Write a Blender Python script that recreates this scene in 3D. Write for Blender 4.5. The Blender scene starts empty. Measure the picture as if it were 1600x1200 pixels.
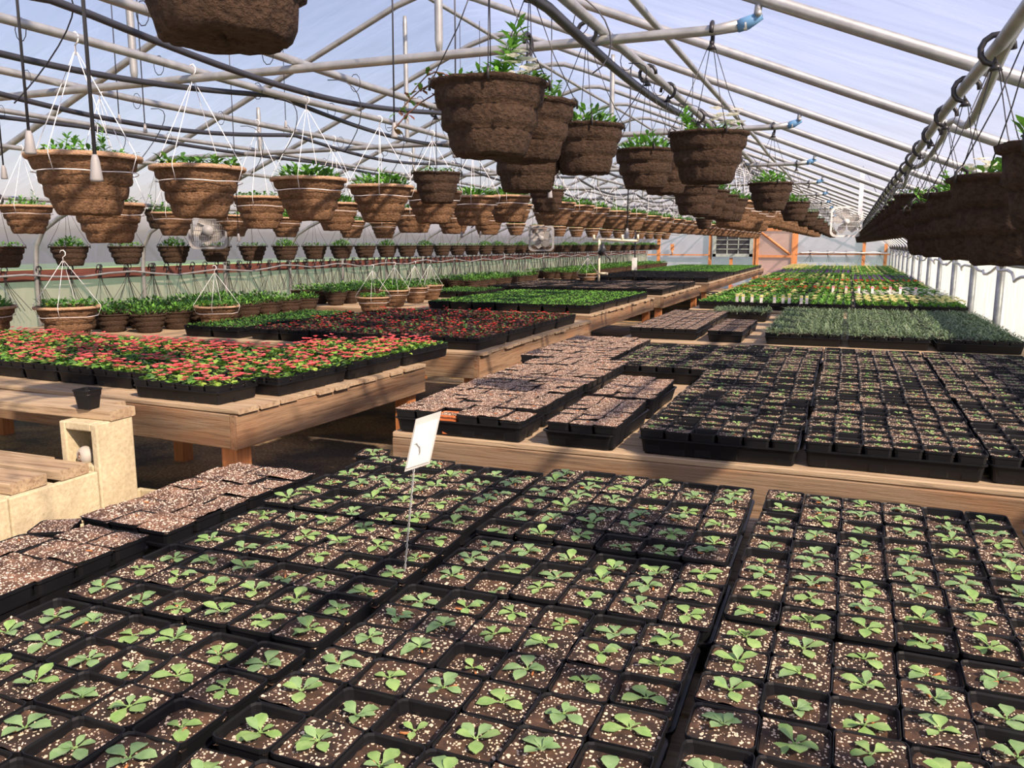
import bpy, math, random
from mathutils import Vector, Matrix, noise
random.seed(7)
R = random.Random(11)
PI = math.pi
sc = bpy.context.scene
COL = sc.collection
H = 1.52                                   # eye height; heights below written H+dz

# ---------------------------------------------------------------- camera, sky, sun, exposure
cam = bpy.data.cameras.new('camera'); cam_o = bpy.data.objects.new('camera', cam); COL.objects.link(cam_o)
cam_o.location = (0, 0, H)
cam_o.rotation_euler = (math.radians(90 - 9.556), 0, math.radians(21.79))
cam.sensor_width = 36; cam.lens = 36 * 1295 / 1600; cam.clip_start = .05; cam.clip_end = 400
sc.camera = cam_o
sc.view_settings.view_transform = 'Standard'; sc.view_settings.look = 'None'
sc.view_settings.gamma = 1; sc.view_settings.use_curve_mapping = False
sc.view_settings.exposure = 0.35

w = bpy.data.worlds.new('sky'); sc.world = w; w.use_nodes = True
nt = w.node_tree; nt.nodes.clear()
wo = nt.nodes.new('ShaderNodeOutputWorld'); bg = nt.nodes.new('ShaderNodeBackground')
st = nt.nodes.new('ShaderNodeTexSky'); st.sky_type = 'NISHITA'; st.sun_disc = False
SUN_AZ = Vector((.80, -.50)); SUN_EL = math.radians(40)
st.sun_elevation = SUN_EL; st.sun_rotation = math.atan2(SUN_AZ.x, SUN_AZ.y)
st.air_density = 1.3; st.dust_density = 1.5
nt.links.new(st.outputs[0], bg.inputs[0]); bg.inputs[1].default_value = 0.17
nt.links.new(bg.outputs[0], wo.inputs[0])
sl = bpy.data.lights.new('sun', 'SUN'); so = bpy.data.objects.new('sun', sl); COL.objects.link(so)
sl.energy = 14.0; sl.angle = math.radians(1.6); sl.color = (1.0, .88, .66)
sd = Vector((SUN_AZ.x, SUN_AZ.y, 0)).normalized() * math.cos(SUN_EL) + Vector((0, 0, math.sin(SUN_EL)))
so.rotation_euler = sd.to_track_quat('Z', 'Y').to_euler()
so.location = (8, -6, 9)
try:
    sc.cycles.max_bounces = 8; sc.cycles.transparent_max_bounces = 24; sc.cycles.sample_clamp_indirect = 6
    sc.cycles.diffuse_bounces = 4
except Exception: pass

# ---------------------------------------------------------------- materials
def mat(name):
    m = bpy.data.materials.new(name); m.use_nodes = True
    n = m.node_tree.nodes; n.clear()
    out = n.new('ShaderNodeOutputMaterial'); b = n.new('ShaderNodeBsdfPrincipled')
    m.node_tree.links.new(b.outputs[0], out.inputs[0])
    return m, m.node_tree, b, out
def nd(nt, typ, **kw):
    x = nt.nodes.new(typ)
    for k, v in kw.items():
        if hasattr(x, k): setattr(x, k, v)
    return x
def coords(nt, scale=(1, 1, 1), kind='Object', rnd=True):
    tc = nd(nt, 'ShaderNodeTexCoord'); mp = nd(nt, 'ShaderNodeMapping'); mp.inputs['Scale'].default_value = scale
    nt.links.new(tc.outputs[kind], mp.inputs['Vector'])
    if rnd:
        oi = nd(nt, 'ShaderNodeObjectInfo'); mu = nd(nt, 'ShaderNodeVectorMath', operation='SCALE')
        cb = nd(nt, 'ShaderNodeCombineXYZ')
        for i in range(3): nt.links.new(oi.outputs['Random'], cb.inputs[i])
        nt.links.new(cb.outputs[0], mu.inputs[0]); mu.inputs['Scale'].default_value = 37.0
        nt.links.new(mu.outputs[0], mp.inputs['Location'])
    return mp.outputs[0]
def ramp(nt, src, stops):
    r = nd(nt, 'ShaderNodeValToRGB'); e = r.color_ramp.elements
    while len(e) < len(stops): e.new(.5)
    for i, (p, c) in enumerate(stops):
        e[i].position = p; e[i].color = (c[0], c[1], c[2], 1) if len(c) == 3 else c
    nt.links.new(src, r.inputs[0]); return r.outputs[0]
def noise_tex(nt, vec, scale, detail=3, rough=.6, dist=0):
    t = nd(nt, 'ShaderNodeTexNoise'); t.inputs['Scale'].default_value = scale; t.inputs['Detail'].default_value = detail
    t.inputs['Roughness'].default_value = rough; t.inputs['Distortion'].default_value = dist
    nt.links.new(vec, t.inputs['Vector']); return t.outputs['Fac']
def bump(nt, b, h, strength, dist):
    x = nd(nt, 'ShaderNodeBump'); x.inputs['Strength'].default_value = strength; x.inputs['Distance'].default_value = dist
    nt.links.new(h, x.inputs['Height']); nt.links.new(x.outputs[0], b.inputs['Normal'])
def plain(name, c, rough=.6, metal=0, spec=None):
    m, nt, b, o = mat(name)
    v = coords(nt, rnd=True); f = noise_tex(nt, v, 9, 2)
    lo = tuple(x * .82 for x in c); hi = tuple(min(1, x * 1.15) for x in c)
    nt.links.new(ramp(nt, f, [(.35, lo), (.65, hi)]), b.inputs['Base Color'])
    b.inputs['Roughness'].default_value = rough; b.inputs['Metallic'].default_value = metal
    if spec is not None: b.inputs['Specular IOR Level'].default_value = spec
    return m
def leafmat(name, c1, c2, rough=.5, trans=.25, scale=35):
    m, nt, b, out = mat(name)
    v = coords(nt, rnd=True); f = noise_tex(nt, v, scale, 2)
    colr = ramp(nt, f, [(.35, c1), (.65, c2)])
    nt.links.new(colr, b.inputs['Base Color']); b.inputs['Roughness'].default_value = rough
    b.inputs['Specular IOR Level'].default_value = .35
    t = nd(nt, 'ShaderNodeBsdfTranslucent'); nt.links.new(colr, t.inputs[0])
    mx = nd(nt, 'ShaderNodeMixShader'); mx.inputs[0].default_value = trans
    nt.links.new(b.outputs[0], mx.inputs[1]); nt.links.new(t.outputs[0], mx.inputs[2]); nt.links.new(mx.outputs[0], out.inputs[0])
    return m
def woodmat(name, dark, light, stain, axis='X', rough=.8, stain_amt=.5):
    m, nt, b, o = mat(name)
    s = {'X': (1.2, 26, 26), 'Y': (26, 1.2, 26), 'Z': (26, 26, 1.2)}[axis]
    v = coords(nt, s); g = noise_tex(nt, v, 2.2, 6, .7, .6)
    v2 = coords(nt, {'X': (1, 4, 4), 'Y': (4, 1, 4), 'Z': (4, 4, 1)}[axis]); g2 = noise_tex(nt, v2, 2.2, 3)
    c = ramp(nt, g, [(.3, dark), (.52, light), (.75, tuple(x * 1.12 for x in light))])
    mx = nd(nt, 'ShaderNodeMixRGB', blend_type='MIX'); nt.links.new(c, mx.inputs[1]); mx.inputs[2].default_value = (*stain, 1)
    f = ramp(nt, g2, [(.45, (0, 0, 0)), (.68, (stain_amt,) * 3)]); nt.links.new(f, mx.inputs[0])
    nt.links.new(mx.outputs[0], b.inputs['Base Color']); b.inputs['Roughness'].default_value = rough
    bump(nt, b, g, .9, .006)
    return m

M = {}
M['black'] = plain('black_plastic', (.006, .0065, .008), .42, 0, .32)
M['blackpot'] = plain('black_pot_plastic', (.006, .0065, .008), .45, 0, .32)
M['wire_black'] = plain('black_wire', (.02, .02, .022), .4)
M['wire_white'] = plain('white_wire', (.78, .78, .80), .4)
M['white'] = plain('white_plastic', (.75, .74, .70), .45)
M['cream'] = plain('cream_pvc', (.78, .70, .50), .4)
M['lead'] = plain('grey_weight', (.27, .27, .27), .55)
M['hose'] = plain('black_hose', (.030, .032, .040), .4)
M['orange_pot'] = plain('orange_plastic', (.62, .17, .05), .45)
M['blue'] = plain('blue_paint', (.10, .24, .42), .5)
M['steel'] = None
m, nt, b, o = mat('galvanised_steel')
v = coords(nt, (1, 1, 1), rnd=False); f = noise_tex(nt, v, 14, 4)
nt.links.new(ramp(nt, f, [(.3, (.30, .31, .31)), (.7, (.47, .48, .46))]), b.inputs['Base Color'])
b.inputs['Metallic'].default_value = .55; b.inputs['Roughness'].default_value = .42; M['steel'] = m

def soilmat(name, dark, brown, perl, dens):
    m, nt, b, o = mat(name)
    v = coords(nt)
    f = noise_tex(nt, v, 60, 5, .7)
    f0 = noise_tex(nt, v, 14, 3)
    base0 = ramp(nt, f, [(.3, dark), (.6, brown), (.8, tuple(x * 1.7 for x in brown))])
    bm = nd(nt, 'ShaderNodeMixRGB', blend_type='MULTIPLY'); bm.inputs[0].default_value = 1; nt.links.new(base0, bm.inputs[1])
    nt.links.new(ramp(nt, f0, [(.38, (.45, .42, .40)), (.62, (1.5, 1.5, 1.5))]), bm.inputs[2]); base = bm.outputs[0]
    last = base; hsum = f
    for scl, th, dn in ((210, .34, dens), (120, .36, dens * .45)):
        vo = nd(nt, 'ShaderNodeTexVoronoi'); vo.inputs['Scale'].default_value = scl; nt.links.new(v, vo.inputs['Vector'])
        lt = nd(nt, 'ShaderNodeMath', operation='LESS_THAN'); nt.links.new(vo.outputs['Distance'], lt.inputs[0]); lt.inputs[1].default_value = th
        sp = nd(nt, 'ShaderNodeSeparateColor'); nt.links.new(vo.outputs['Color'], sp.inputs[0])
        l2 = nd(nt, 'ShaderNodeMath', operation='LESS_THAN'); nt.links.new(sp.outputs[0], l2.inputs[0]); l2.inputs[1].default_value = dn
        an = nd(nt, 'ShaderNodeMath', operation='MULTIPLY'); nt.links.new(lt.outputs[0], an.inputs[0]); nt.links.new(l2.outputs[0], an.inputs[1])
        mx = nd(nt, 'ShaderNodeMixRGB'); nt.links.new(an.outputs[0], mx.inputs[0]); nt.links.new(last, mx.inputs[1]); mx.inputs[2].default_value = (*perl, 1)
        last = mx.outputs[0]
        ad = nd(nt, 'ShaderNodeMath', operation='ADD'); nt.links.new(hsum, ad.inputs[0]); nt.links.new(an.outputs[0], ad.inputs[1]); hsum = ad.outputs[0]
    nt.links.new(last, b.inputs['Base Color']); b.inputs['Roughness'].default_value = .9
    bump(nt, b, hsum, .8, .002)
    return m
M['soil'] = soilmat('moist_soil', (.010, .0055, .0035), (.060, .031, .016), (.66, .53, .38), .40)
M['soil_dry'] = soilmat('dry_soil', (.045, .023, .013), (.155, .085, .050), (.76, .63, .50), .58)
M['perlite'] = plain('perlite', (.70, .56, .42), .85)

def fibremat(name, dark, light):
    m, nt, b, o = mat(name)
    v = coords(nt, (1, 1, 1.35)); f = noise_tex(nt, v, 85, 5, .65, .15); f2 = noise_tex(nt, v, 11, 2)
    c = ramp(nt, f, [(.3, dark), (.62, light), (.85, tuple(x * 1.35 for x in light))])
    mx = nd(nt, 'ShaderNodeMixRGB', blend_type='MULTIPLY'); mx.inputs[0].default_value = .55
    nt.links.new(c, mx.inputs[1]); nt.links.new(ramp(nt, f2, [(.3, (.62, .58, .55)), (.7, (1.1, 1.08, 1.05))]), mx.inputs[2])
    nt.links.new(mx.outputs[0], b.inputs['Base Color']); b.inputs['Roughness'].default_value = .88
    b.inputs['Specular IOR Level'].default_value = .2
    bump(nt, b, f, 1.0, .018)
    return m
M['fibre_dark'] = fibremat('dark_coir_fibre', (.030, .019, .013), (.088, .056, .037))
M['fibre_tan'] = fibremat('tan_coir_fibre', (.095, .053, .028), (.28, .165, .092))
M['rim_tan'] = fibremat('tan_rim_fibre', (.46, .29, .18), (.66, .44, .28))

M['leaf_seed'] = leafmat('seedling_leaf', (.20, .36, .10), (.30, .46, .16), .55, .2, 60)
M['leaf_seed2'] = leafmat('grey_green_leaf', (.18, .32, .12), (.26, .41, .18), .55, .2, 60)
M['leaf_green'] = leafmat('green_leaf', (.055, .17, .022), (.14, .33, .045))
M['leaf_bright'] = leafmat('bright_green_leaf', (.10, .30, .03), (.20, .46, .07))
M['leaf_dark'] = leafmat('dark_green_leaf', (.030, .10, .022), (.075, .19, .04))
M['leaf_silver'] = leafmat('silver_green_leaf', (.075, .135, .062), (.17, .25, .12))
M['leaf_red'] = leafmat('bronze_red_leaf', (.075, .016, .012), (.17, .045, .028))
M['leaf_begonia'] = leafmat('begonia_leaf', (.14, .30, .04), (.34, .50, .10))
M['leaf_silver2'] = leafmat('pale_silver_leaf', (.13, .19, .11), (.26, .33, .20))
M['leaf_yellow'] = leafmat('yellow_leaf', (.50, .55, .02), (.75, .75, .05))
M['leaf_purple'] = leafmat('purple_tinged_leaf', (.16, .05, .05), (.20, .14, .06))
M['petal_pink'] = leafmat('coral_petal', (.90, .10, .12), (1.0, .24, .25), .5, .35)
M['petal_red'] = leafmat('red_petal', (.75, .03, .03), (.95, .09, .07), .5, .35)
M['petal_white'] = leafmat('white_petal', (.80, .80, .70), (.92, .92, .84), .5, .3)
M['petal_yellow'] = leafmat('pale_yellow_petal', (.80, .74, .28), (.92, .88, .50), .5, .3)
M['petal_purple'] = leafmat('purple_petal', (.14, .03, .26), (.26, .07, .42), .5, .3)

M['plankX'] = woodmat('weathered_deck_plank', (.16, .11, .065), (.42, .32, .20), (.26, .14, .07), 'X', .85, .4)
M['plankY'] = woodmat('weathered_deck_plank_lengthwise', (.26, .17, .095), (.50, .37, .24), (.36, .18, .08), 'Y', .85, .4)
M['boardX'] = woodmat('frame_board', (.075, .048, .028), (.235, .165, .10), (.26, .115, .04), 'X', .9, .5)
M['boardY'] = woodmat('side_board', (.085, .046, .024), (.26, .165, .092), (.26, .11, .04), 'Y', .9, .5)
M['post'] = woodmat('orange_post', (.24, .085, .025), (.46, .18, .06), (.30, .10, .03), 'Z', .7, .4)
M['stud'] = woodmat('end_wall_stud', (.34, .12, .035), (.62, .27, .10), (.40, .16, .05), 'Z', .7, .3)
M['redboard'] = woodmat('dark_red_board', (.06, .018, .012), (.13, .04, .026), (.05, .02, .015), 'Y', .7, .4)
M['darkboard'] = woodmat('dark_wet_board', (.035, .025, .018), (.10, .07, .048), (.05, .03, .02), 'X', .8, .4)

m, nt, b, o = mat('concrete_block')
v = coords(nt); f = noise_tex(nt, v, 60, 5, .7); f2 = noise_tex(nt, v, 7, 3)
mx = nd(nt, 'ShaderNodeMixRGB', blend_type='MULTIPLY'); mx.inputs[0].default_value = 1
nt.links.new(ramp(nt, f, [(.25, (.40, .34, .22)), (.7, (.62, .55, .38))]), mx.inputs[1])
nt.links.new(ramp(nt, f2, [(.3, (.78, .76, .72)), (.7, (1.05, 1.05, 1.0))]), mx.inputs[2])
nt.links.new(mx.outputs[0], b.inputs['Base Color']); b.inputs['Roughness'].default_value = .95; bump(nt, b, f, .7, .004)
M['concrete'] = m
M['stone'] = plain('grey_stone', (.42, .40, .35), .7)

m, nt, b, o = mat('wet_gravel')
v = coords(nt, rnd=False); f = noise_tex(nt, v, 55, 5, .75); f2 = noise_tex(nt, v, 1.6, 4)
c1 = ramp(nt, f, [(.30, (.09, .06, .03)), (.50, (.34, .22, .10)), (.70, (.8, .60, .34))])
c2 = ramp(nt, f, [(.35, (.03, .026, .021)), (.6, (.14, .11, .08)), (.78, (.55, .43, .29))])
mx = nd(nt, 'ShaderNodeMixRGB'); nt.links.new(ramp(nt, f2, [(.42, (0, 0, 0)), (.6, (1, 1, 1))]), mx.inputs[0])
nt.links.new(c2, mx.inputs[1]); nt.links.new(c1, mx.inputs[2]); nt.links.new(mx.outputs[0], b.inputs['Base Color'])
b.inputs['Roughness'].default_value = .7; bump(nt, b, f, .9, .012); M['gravel'] = m

def filmmat(name, col, tcol, transp, streak=1.0):
    m = bpy.data.materials.new(name); m.use_nodes = True; nt = m.node_tree; nt.nodes.clear()
    out = nt.nodes.new('ShaderNodeOutputMaterial')
    v = coords(nt, (.35, 1.1, .5), rnd=False); f = noise_tex(nt, v, 1.6, 6, .6, 1.2)
    v2 = coords(nt, (.5, 3.2, .8), rnd=False); f2 = noise_tex(nt, v2, 2.2, 4, .6, 1.5)
    ad = nd(nt, 'ShaderNodeMath', operation='MULTIPLY'); nt.links.new(f, ad.inputs[0]); nt.links.new(f2, ad.inputs[1])
    lo = tuple(x * (1 - .30 * streak) for x in col)
    c = ramp(nt, ad.outputs[0], [(.14, lo), (.36, col)])
    tr = nd(nt, 'ShaderNodeBsdfTranslucent'); nt.links.new(c, tr.inputs[0])
    df = nd(nt, 'ShaderNodeBsdfDiffuse'); nt.links.new(c, df.inputs[0])
    gl = nd(nt, 'ShaderNodeBsdfGlossy'); gl.inputs['Roughness'].default_value = .25
    tp = nd(nt, 'ShaderNodeBsdfTransparent'); tp.inputs[0].default_value = (*tcol, 1)
    a = nd(nt, 'ShaderNodeMixShader'); a.inputs[0].default_value = .30; nt.links.new(tr.outputs[0], a.inputs[1]); nt.links.new(df.outputs[0], a.inputs[2])
    a2 = nd(nt, 'ShaderNodeMixShader'); a2.inputs[0].default_value = .05; nt.links.new(a.outputs[0], a2.inputs[1]); nt.links.new(gl.outputs[0], a2.inputs[2])
    bb = nd(nt, 'ShaderNodeMixShader'); bb.inputs[0].default_value = transp; nt.links.new(a2.outputs[0], bb.inputs[1]); nt.links.new(tp.outputs[0], bb.inputs[2])
    bp = nd(nt, 'ShaderNodeBump'); bp.inputs['Strength'].default_value = .5; bp.inputs['Distance'].default_value = .05
    nt.links.new(ad.outputs[0], bp.inputs['Height']); nt.links.new(bp.outputs[0], tr.inputs['Normal']); nt.links.new(bp.outputs[0], df.inputs['Normal'])
    nt.links.new(bb.outputs[0], out.inputs[0]); return m
M['film'] = filmmat('poly_roof_film', (.235, .245, .43), (.93, .83, .88), .47, .9)
M['film_wall'] = filmmat('white_side_curtain', (.44, .42, .49), (.9, .92, .95), .08, .8)
M['film_green'] = filmmat('green_tinted_curtain', (.60, .55, .45), (.9, .95, .85), .08, .3)
M['film_end'] = filmmat('end_wall_film', (.84, .76, .90), (1, .93, 1), .08, .6)
M['film_door'] = filmmat('door_film', (.95, .78, .72), (1, .85, .75), .30, .4)
M['grass'] = plain('outside_grass', (.10, .17, .06), .95)
M['shutter'] = plain('dark_shutter', (.035, .035, .04), .5)
M['win_frame'] = plain('grey_green_frame', (.36, .42, .38), .6)
m, nt, b, o = mat('window_glass'); b.inputs['Base Color'].default_value = (.5, .55, .6, 1); b.inputs['Roughness'].default_value = .05
b.inputs['Transmission Weight'].default_value = 1.0; M['glass'] = m

# ---------------------------------------------------------------- mesh helpers
class MB:
    def __init__(s): s.v = []; s.f = []; s.m = []; s.sm = []
    def add(s, vs, fs, mi=0, smooth=False):
        o = len(s.v); s.v.extend(vs)
        for f in fs: s.f.append(tuple(i + o for i in f)); s.m.append(mi); s.sm.append(smooth)
    def box(s, x0, y0, z0, x1, y1, z1, mi=0):
        vs = [(x0, y0, z0), (x1, y0, z0), (x1, y1, z0), (x0, y1, z0), (x0, y0, z1), (x1, y0, z1), (x1, y1, z1), (x0, y1, z1)]
        s.add(vs, [(0, 3, 2, 1), (4, 5, 6, 7), (0, 1, 5, 4), (1, 2, 6, 5), (2, 3, 7, 6), (3, 0, 4, 7)], mi)
    def tube(s, pts, r, n=8, mi=0, cap=True, radii=None):
        pts = [Vector(p) for p in pts]; k = len(pts); rings = []
        ref = None
        for i, p in enumerate(pts):
            t = (pts[min(i + 1, k - 1)] - pts[max(i - 1, 0)])
            if t.length < 1e-9: t = Vector((0, 0, 1))
            t.normalize()
            if ref is None:
                ref = Vector((0, 0, 1)) if abs(t.z) < .9 else Vector((1, 0, 0))
            a = t.cross(ref)
            if a.length < 1e-4: a = t.cross(Vector((0, 1, 0)))
            a.normalize(); bq = a.cross(t).normalized(); ref = bq.copy() if abs(bq.dot(ref)) > .2 else ref
            rr = radii[i] if radii else r
            rings.append([p + (a * math.cos(2 * PI * j / n) + bq * math.sin(2 * PI * j / n)) * rr for j in range(n)])
        vs = [tuple(q) for rg in rings for q in rg]; fs = []
        for i in range(k - 1):
            for j in range(n):
                fs.append((i * n + j, i * n + (j + 1) % n, (i + 1) * n + (j + 1) % n, (i + 1) * n + j))
        if cap: fs.append(tuple(range(n))[::-1]); fs.append(tuple((k - 1) * n + j for j in range(n)))
        s.add(vs, fs, mi, True)
    def lathe(s, prof, n=32, mi=0, jit=0, seed=0, cx=0, cy=0, closed_bottom=False):
        vs = []; fs = []; k = len(prof)
        for i, (r, z) in enumerate(prof):
            for j in range(n):
                a = 2 * PI * j / n; rr = r
                if jit:
                    q = noise.noise(Vector((math.cos(a) * 5 + seed * 7, math.sin(a) * 5, z * 24)))
                    q2 = noise.noise(Vector((math.cos(a) * 13 + seed * 3, math.sin(a) * 13, z * 60)))
                    rr = r + jit * (q + .6 * q2)
                vs.append((cx + rr * math.cos(a), cy + rr * math.sin(a), z + (jit * .6 * noise.noise(Vector((math.cos(a) * 3, math.sin(a) * 3 + seed, 9))) if jit else 0)))
        for i in range(k - 1):
            for j in range(n):
                fs.append((i * n + j, i * n + (j + 1) % n, (i + 1) * n + (j + 1) % n, (i + 1) * n + j))
        if closed_bottom: fs.append(tuple(range(n))[::-1])
        s.add(vs, fs, mi, True)
    def leaf(s, base, d, up, L, W, mi=0, droop=.3, n=3, fold=.15):
        base = Vector(base); d = Vector(d).normalized(); up = Vector(up)
        side = d.cross(up)
        if side.length < 1e-5: side = d.cross(Vector((1, 0, 0)))
        side.normalize(); up = side.cross(d).normalized()
        vs = [tuple(base)]; fs = []
        shp = {2: [.9], 3: [.75, .95], 4: [.45, .95, .8], 5: [.3, .75, 1., .75]}[n]
        for i in range(1, n):
            t = i / n; wv = W * .5 * shp[i - 1]
            c = base + d * (L * t) - up * (droop * L * t * t)
            vs += [tuple(c + side * wv + up * fold * wv), tuple(c), tuple(c - side * wv + up * fold * wv)]
        vs.append(tuple(base + d * L * (1 - .15 * droop) - up * droop * L))
        last = len(vs) - 1
        fs += [(0, 2, 1), (0, 3, 2)]
        for i in range(n - 2):
            a = 1 + 3 * i; b_ = a + 3
            fs += [(a, a + 1, b_ + 1, b_), (a + 1, a + 2, b_ + 2, b_ + 1)]
        a = 1 + 3 * (n - 2)
        fs += [(a, a + 1, last), (a + 1, a + 2, last)]
        s.add(vs, fs, mi, True)
    def mesh(s, name, mats):
        me = bpy.data.meshes.new(name); me.from_pydata(s.v, [], s.f)
        for x in mats: me.materials.append(M[x] if isinstance(x, str) else x)
        me.polygons.foreach_set('material_index', s.m); me.polygons.foreach_set('use_smooth', s.sm)
        me.update(); return me
def ob(name, me, parent=None, loc=(0, 0, 0), rz=0, scale=None, label=None, cat=None, group=None, kind=None):
    o = bpy.data.objects.new(name, me); COL.objects.link(o)
    if parent is not None: o.parent = parent
    o.location = loc
    if rz: o.rotation_euler = (0, 0, rz)
    if scale is not None: o.scale = scale if isinstance(scale, tuple) else (scale,) * 3
    if label: o['label'] = label
    if cat: o['category'] = cat
    if group: o['group'] = group
    if kind: o['kind'] = kind
    return o
def copy_tree(src, loc, rz=0, scale=None, label=None, group=None, swap=None):
    """a copy of a thing with copies of its parts (and their sub-parts)"""
    r = src.copy(); COL.objects.link(r); r.location = loc; r.rotation_euler = (0, 0, rz)
    if scale is not None: r.scale = scale if isinstance(scale, tuple) else (scale,) * 3
    if label: r['label'] = label
    if group: r['group'] = group
    for ch in KIDS.get(src.name, []):
        c = ch.copy(); COL.objects.link(c); c.parent = r
        for g in KIDS.get(ch.name, []):
            d = g.copy(); COL.objects.link(d); d.parent = c
    return r
KIDS = {}
def kid(o, *ch): KIDS.setdefault(o.name, []).extend(ch)
def nth(i):
    return {1: '1st', 2: '2nd', 3: '3rd'}.get(i if i < 20 else i % 10, '')  or ('%dth' % i)
def nth(i):
    if 10 <= i % 100 <= 20: return '%dth' % i
    return '%d%s' % (i, {1: 'st', 2: 'nd', 3: 'rd'}.get(i % 10, 'th'))

# ================================================================ SETTING
Y0, Y1 = -3.2, 30.0
RX, RZ = -2.70, H + 1.68; SL = .40
def hoop_profile():
    pts = [(-6.70, H - .28), (-6.66, H - .02), (-6.52, H + .16), (-6.25, H + .30)]
    zl = RZ - SL * (RX + .30 + 6.25 - .6 - RX - 0)  # unused, kept flat
    pts = [(-6.70, 0), (-6.70, H - .25), (-6.67, H - .02), (-6.57, H + .12), (-6.38, H + .22), (-6.1, H + .335)]
    s = (RZ - .06 - (H + .335)) / (RX - .3 + 6.1)
    pts += [(RX - .3, RZ - .06), (RX - .12, RZ - .01), (RX, RZ), (RX + .12, RZ - .01), (RX + .3, RZ - .07)]
    pts += [(.80, RZ - .07 - SL * (.80 - RX - .3)), (1.06, H + .13), (1.22, H + .0), (1.30, H - .16)]
    return pts
HP = hoop_profile()

g = MB(); g.box(-60, -40, -.06, 60, 90, -.012)
ob('ground', g.mesh('ground', ['grass']), kind='structure', label='grassy ground outside the greenhouse')
g = MB()
nx, ny = 60, 120
vs = []; fs = []
for i in range(nx + 1):
    for j in range(ny + 1):
        x = -6.8 + 8.2 * i / nx; y = Y0 + (Y1 - Y0) * j / ny
        vs.append((x, y, .012 * noise.noise(Vector((x * 2, y * 2, 0)))))
for i in range(nx):
    for j in range(ny): a = i * (ny + 1) + j; fs.append((a, a + ny + 1, a + ny + 2, a + 1))
g.add(vs, fs, 0, True)
ob('floor', g.mesh('floor', ['gravel']), kind='structure', label='dark wet gravel floor under the benches')

# ceiling: film + frame parts
film = MB(); prof = [(x + (.03 if x > RX else -.03 if x < RX else 0), z + .035) for x, z in HP[1:]]
fine = []
for a, b_ in zip(prof, prof[1:]):
    n = max(1, int(math.hypot(b_[0] - a[0], b_[1] - a[1]) / .3))
    for k in range(n): fine.append((a[0] + (b_[0] - a[0]) * k / n, a[1] + (b_[1] - a[1]) * k / n))
fine.append(prof[-1]); vs = []; fs = []
NY = 160
for j in range(NY + 1):
    y = Y0 + (Y1 - Y0) * j / NY
    for x, z in fine:
        vs.append((x, y, z + .018 * noise.noise(Vector((x * 1.3, y * 2.1, 3)))))
K = len(fine)
for j in range(NY):
    for i in range(K - 1): a = j * K + i; fs.append((a, a + 1, a + K + 1, a + K))
film.add(vs, fs, 0, True)
ceil = ob('ceiling', film.mesh('ceiling', ['film']), kind='structure', label='translucent bluish poly film roof over galvanised hoops')
rb = MB(); rb.tube([(x, 0, z) for x, z in HP], .0215, 8); me = rb.mesh('hoop', ['steel'])
HY = [2.9 + 1.22 * k for k in range(-4, 23) if Y0 < 2.9 + 1.22 * k < Y1 - .1]
for y in HY: ob('hoop', me, ceil, (0, y, 0))
# cross ties with flattened blue-dipped ends
TZ = H + .69
tm = MB(); xa, xb = -5.08, -.345
tm.tube([(xa, 0, TZ - .012), (xa + .12, 0, TZ - .008), (-2.7, 0, TZ), (xb - .10, 0, TZ), (xb, 0, TZ + .01)], .017, 8, radii=[.02, .017, .017, .017, .021])
tm.tube([(xb - .03, 0, TZ + .005), (xb + .0, 0, TZ + .012), (xb + .045, 0, TZ + .032)], .02, 8, 1, radii=[.0205, .0215, .014])
for x, zt in ((-1.45, 1.18), (-2.93, 1.55), (-4.2, 1.02)):
    tm.tube([(x, 0, TZ), (x, 0, TZ + .05), (x, 0, H + zt - .05), (x, 0, H + zt)], .015, 8, radii=[.009, .016, .016, .012])
tm.tube([(xb + .03, 0, TZ + .03), (xb + .035, 0, TZ + .075)], .012, 8)
tm.tube([(xb + .035, -.022, TZ + .035), (xb + .035, .022, TZ + .035)], .011, 8)
tie_me = tm.mesh('cross_tie', ['steel', 'blue'])
TY = [2.9 + 2.44 * k for k in range(-1, 11)]
for y in TY: ob('cross_tie', tie_me, ceil, (0, y, 0))
PURL = [(-.83, TZ + .035, .017), (-2.10, TZ + .035, .017), (-2.61, TZ + .035, .017), (-3.38, TZ + .035, .017), (-5.05, TZ - .07, .016), (-4.35, TZ + .035, .015),
        (RX, RZ - .06, .015), (.30, H + .47, .0175), (-5.6, H + .33, .015), (1.28, H - .17, .016), (-.70, TZ + .10, .013)]
for x, z, r in PURL:
    t = MB(); t.tube([(x + .006 * math.sin(k * 1.7), Y0 + (Y1 - Y0) * k / 30, z + .006 * math.sin(k * 2.3 + x)) for k in range(31)], r, 8)
    ob('purlin', t.mesh('purlin', ['steel']), ceil)

# side walls
def wall_sheet(x, z0, z1, m, wob):
    g = MB(); n = 220; vs = []; fs = []
    for j in range(n + 1):
        y = Y0 + (Y1 - Y0) * j / n
        for k in range(5):
            z = z0 + (z1 - z0) * k / 4
            vs.append((x + wob * noise.noise(Vector((y * 3, z * .6, x))), y, z))
    for j in range(n):
        for k in range(4): a = j * 5 + k; fs.append((a, a + 1, a + 6, a + 5))
    g.add(vs, fs, 0, True); return g
wr = ob('wall_right', wall_sheet(1.36, 0, H - .13, 'film_wall', .03).mesh('wall_right', ['film_wall']), kind='structure', label='white translucent side curtain of the right wall')
pm = MB(); pm.tube([(0, 0, 0), (0, 0, H - .16)], .034, 10); pme = pm.mesh('wall_post', ['steel'])
q = 6.65
yy = [1.30 * q_ for q_ in (3.9, 5.27, 6.65, 8.01, 9.37, 10.80, 12.18, 13.6, 15.0, 16.3, 17.6, 18.9, 20.2, 21.5, 22.8)]
for y in yy:
    if y < Y1: ob('wall_post', pme, wr, (1.30, y, 0))
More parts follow.
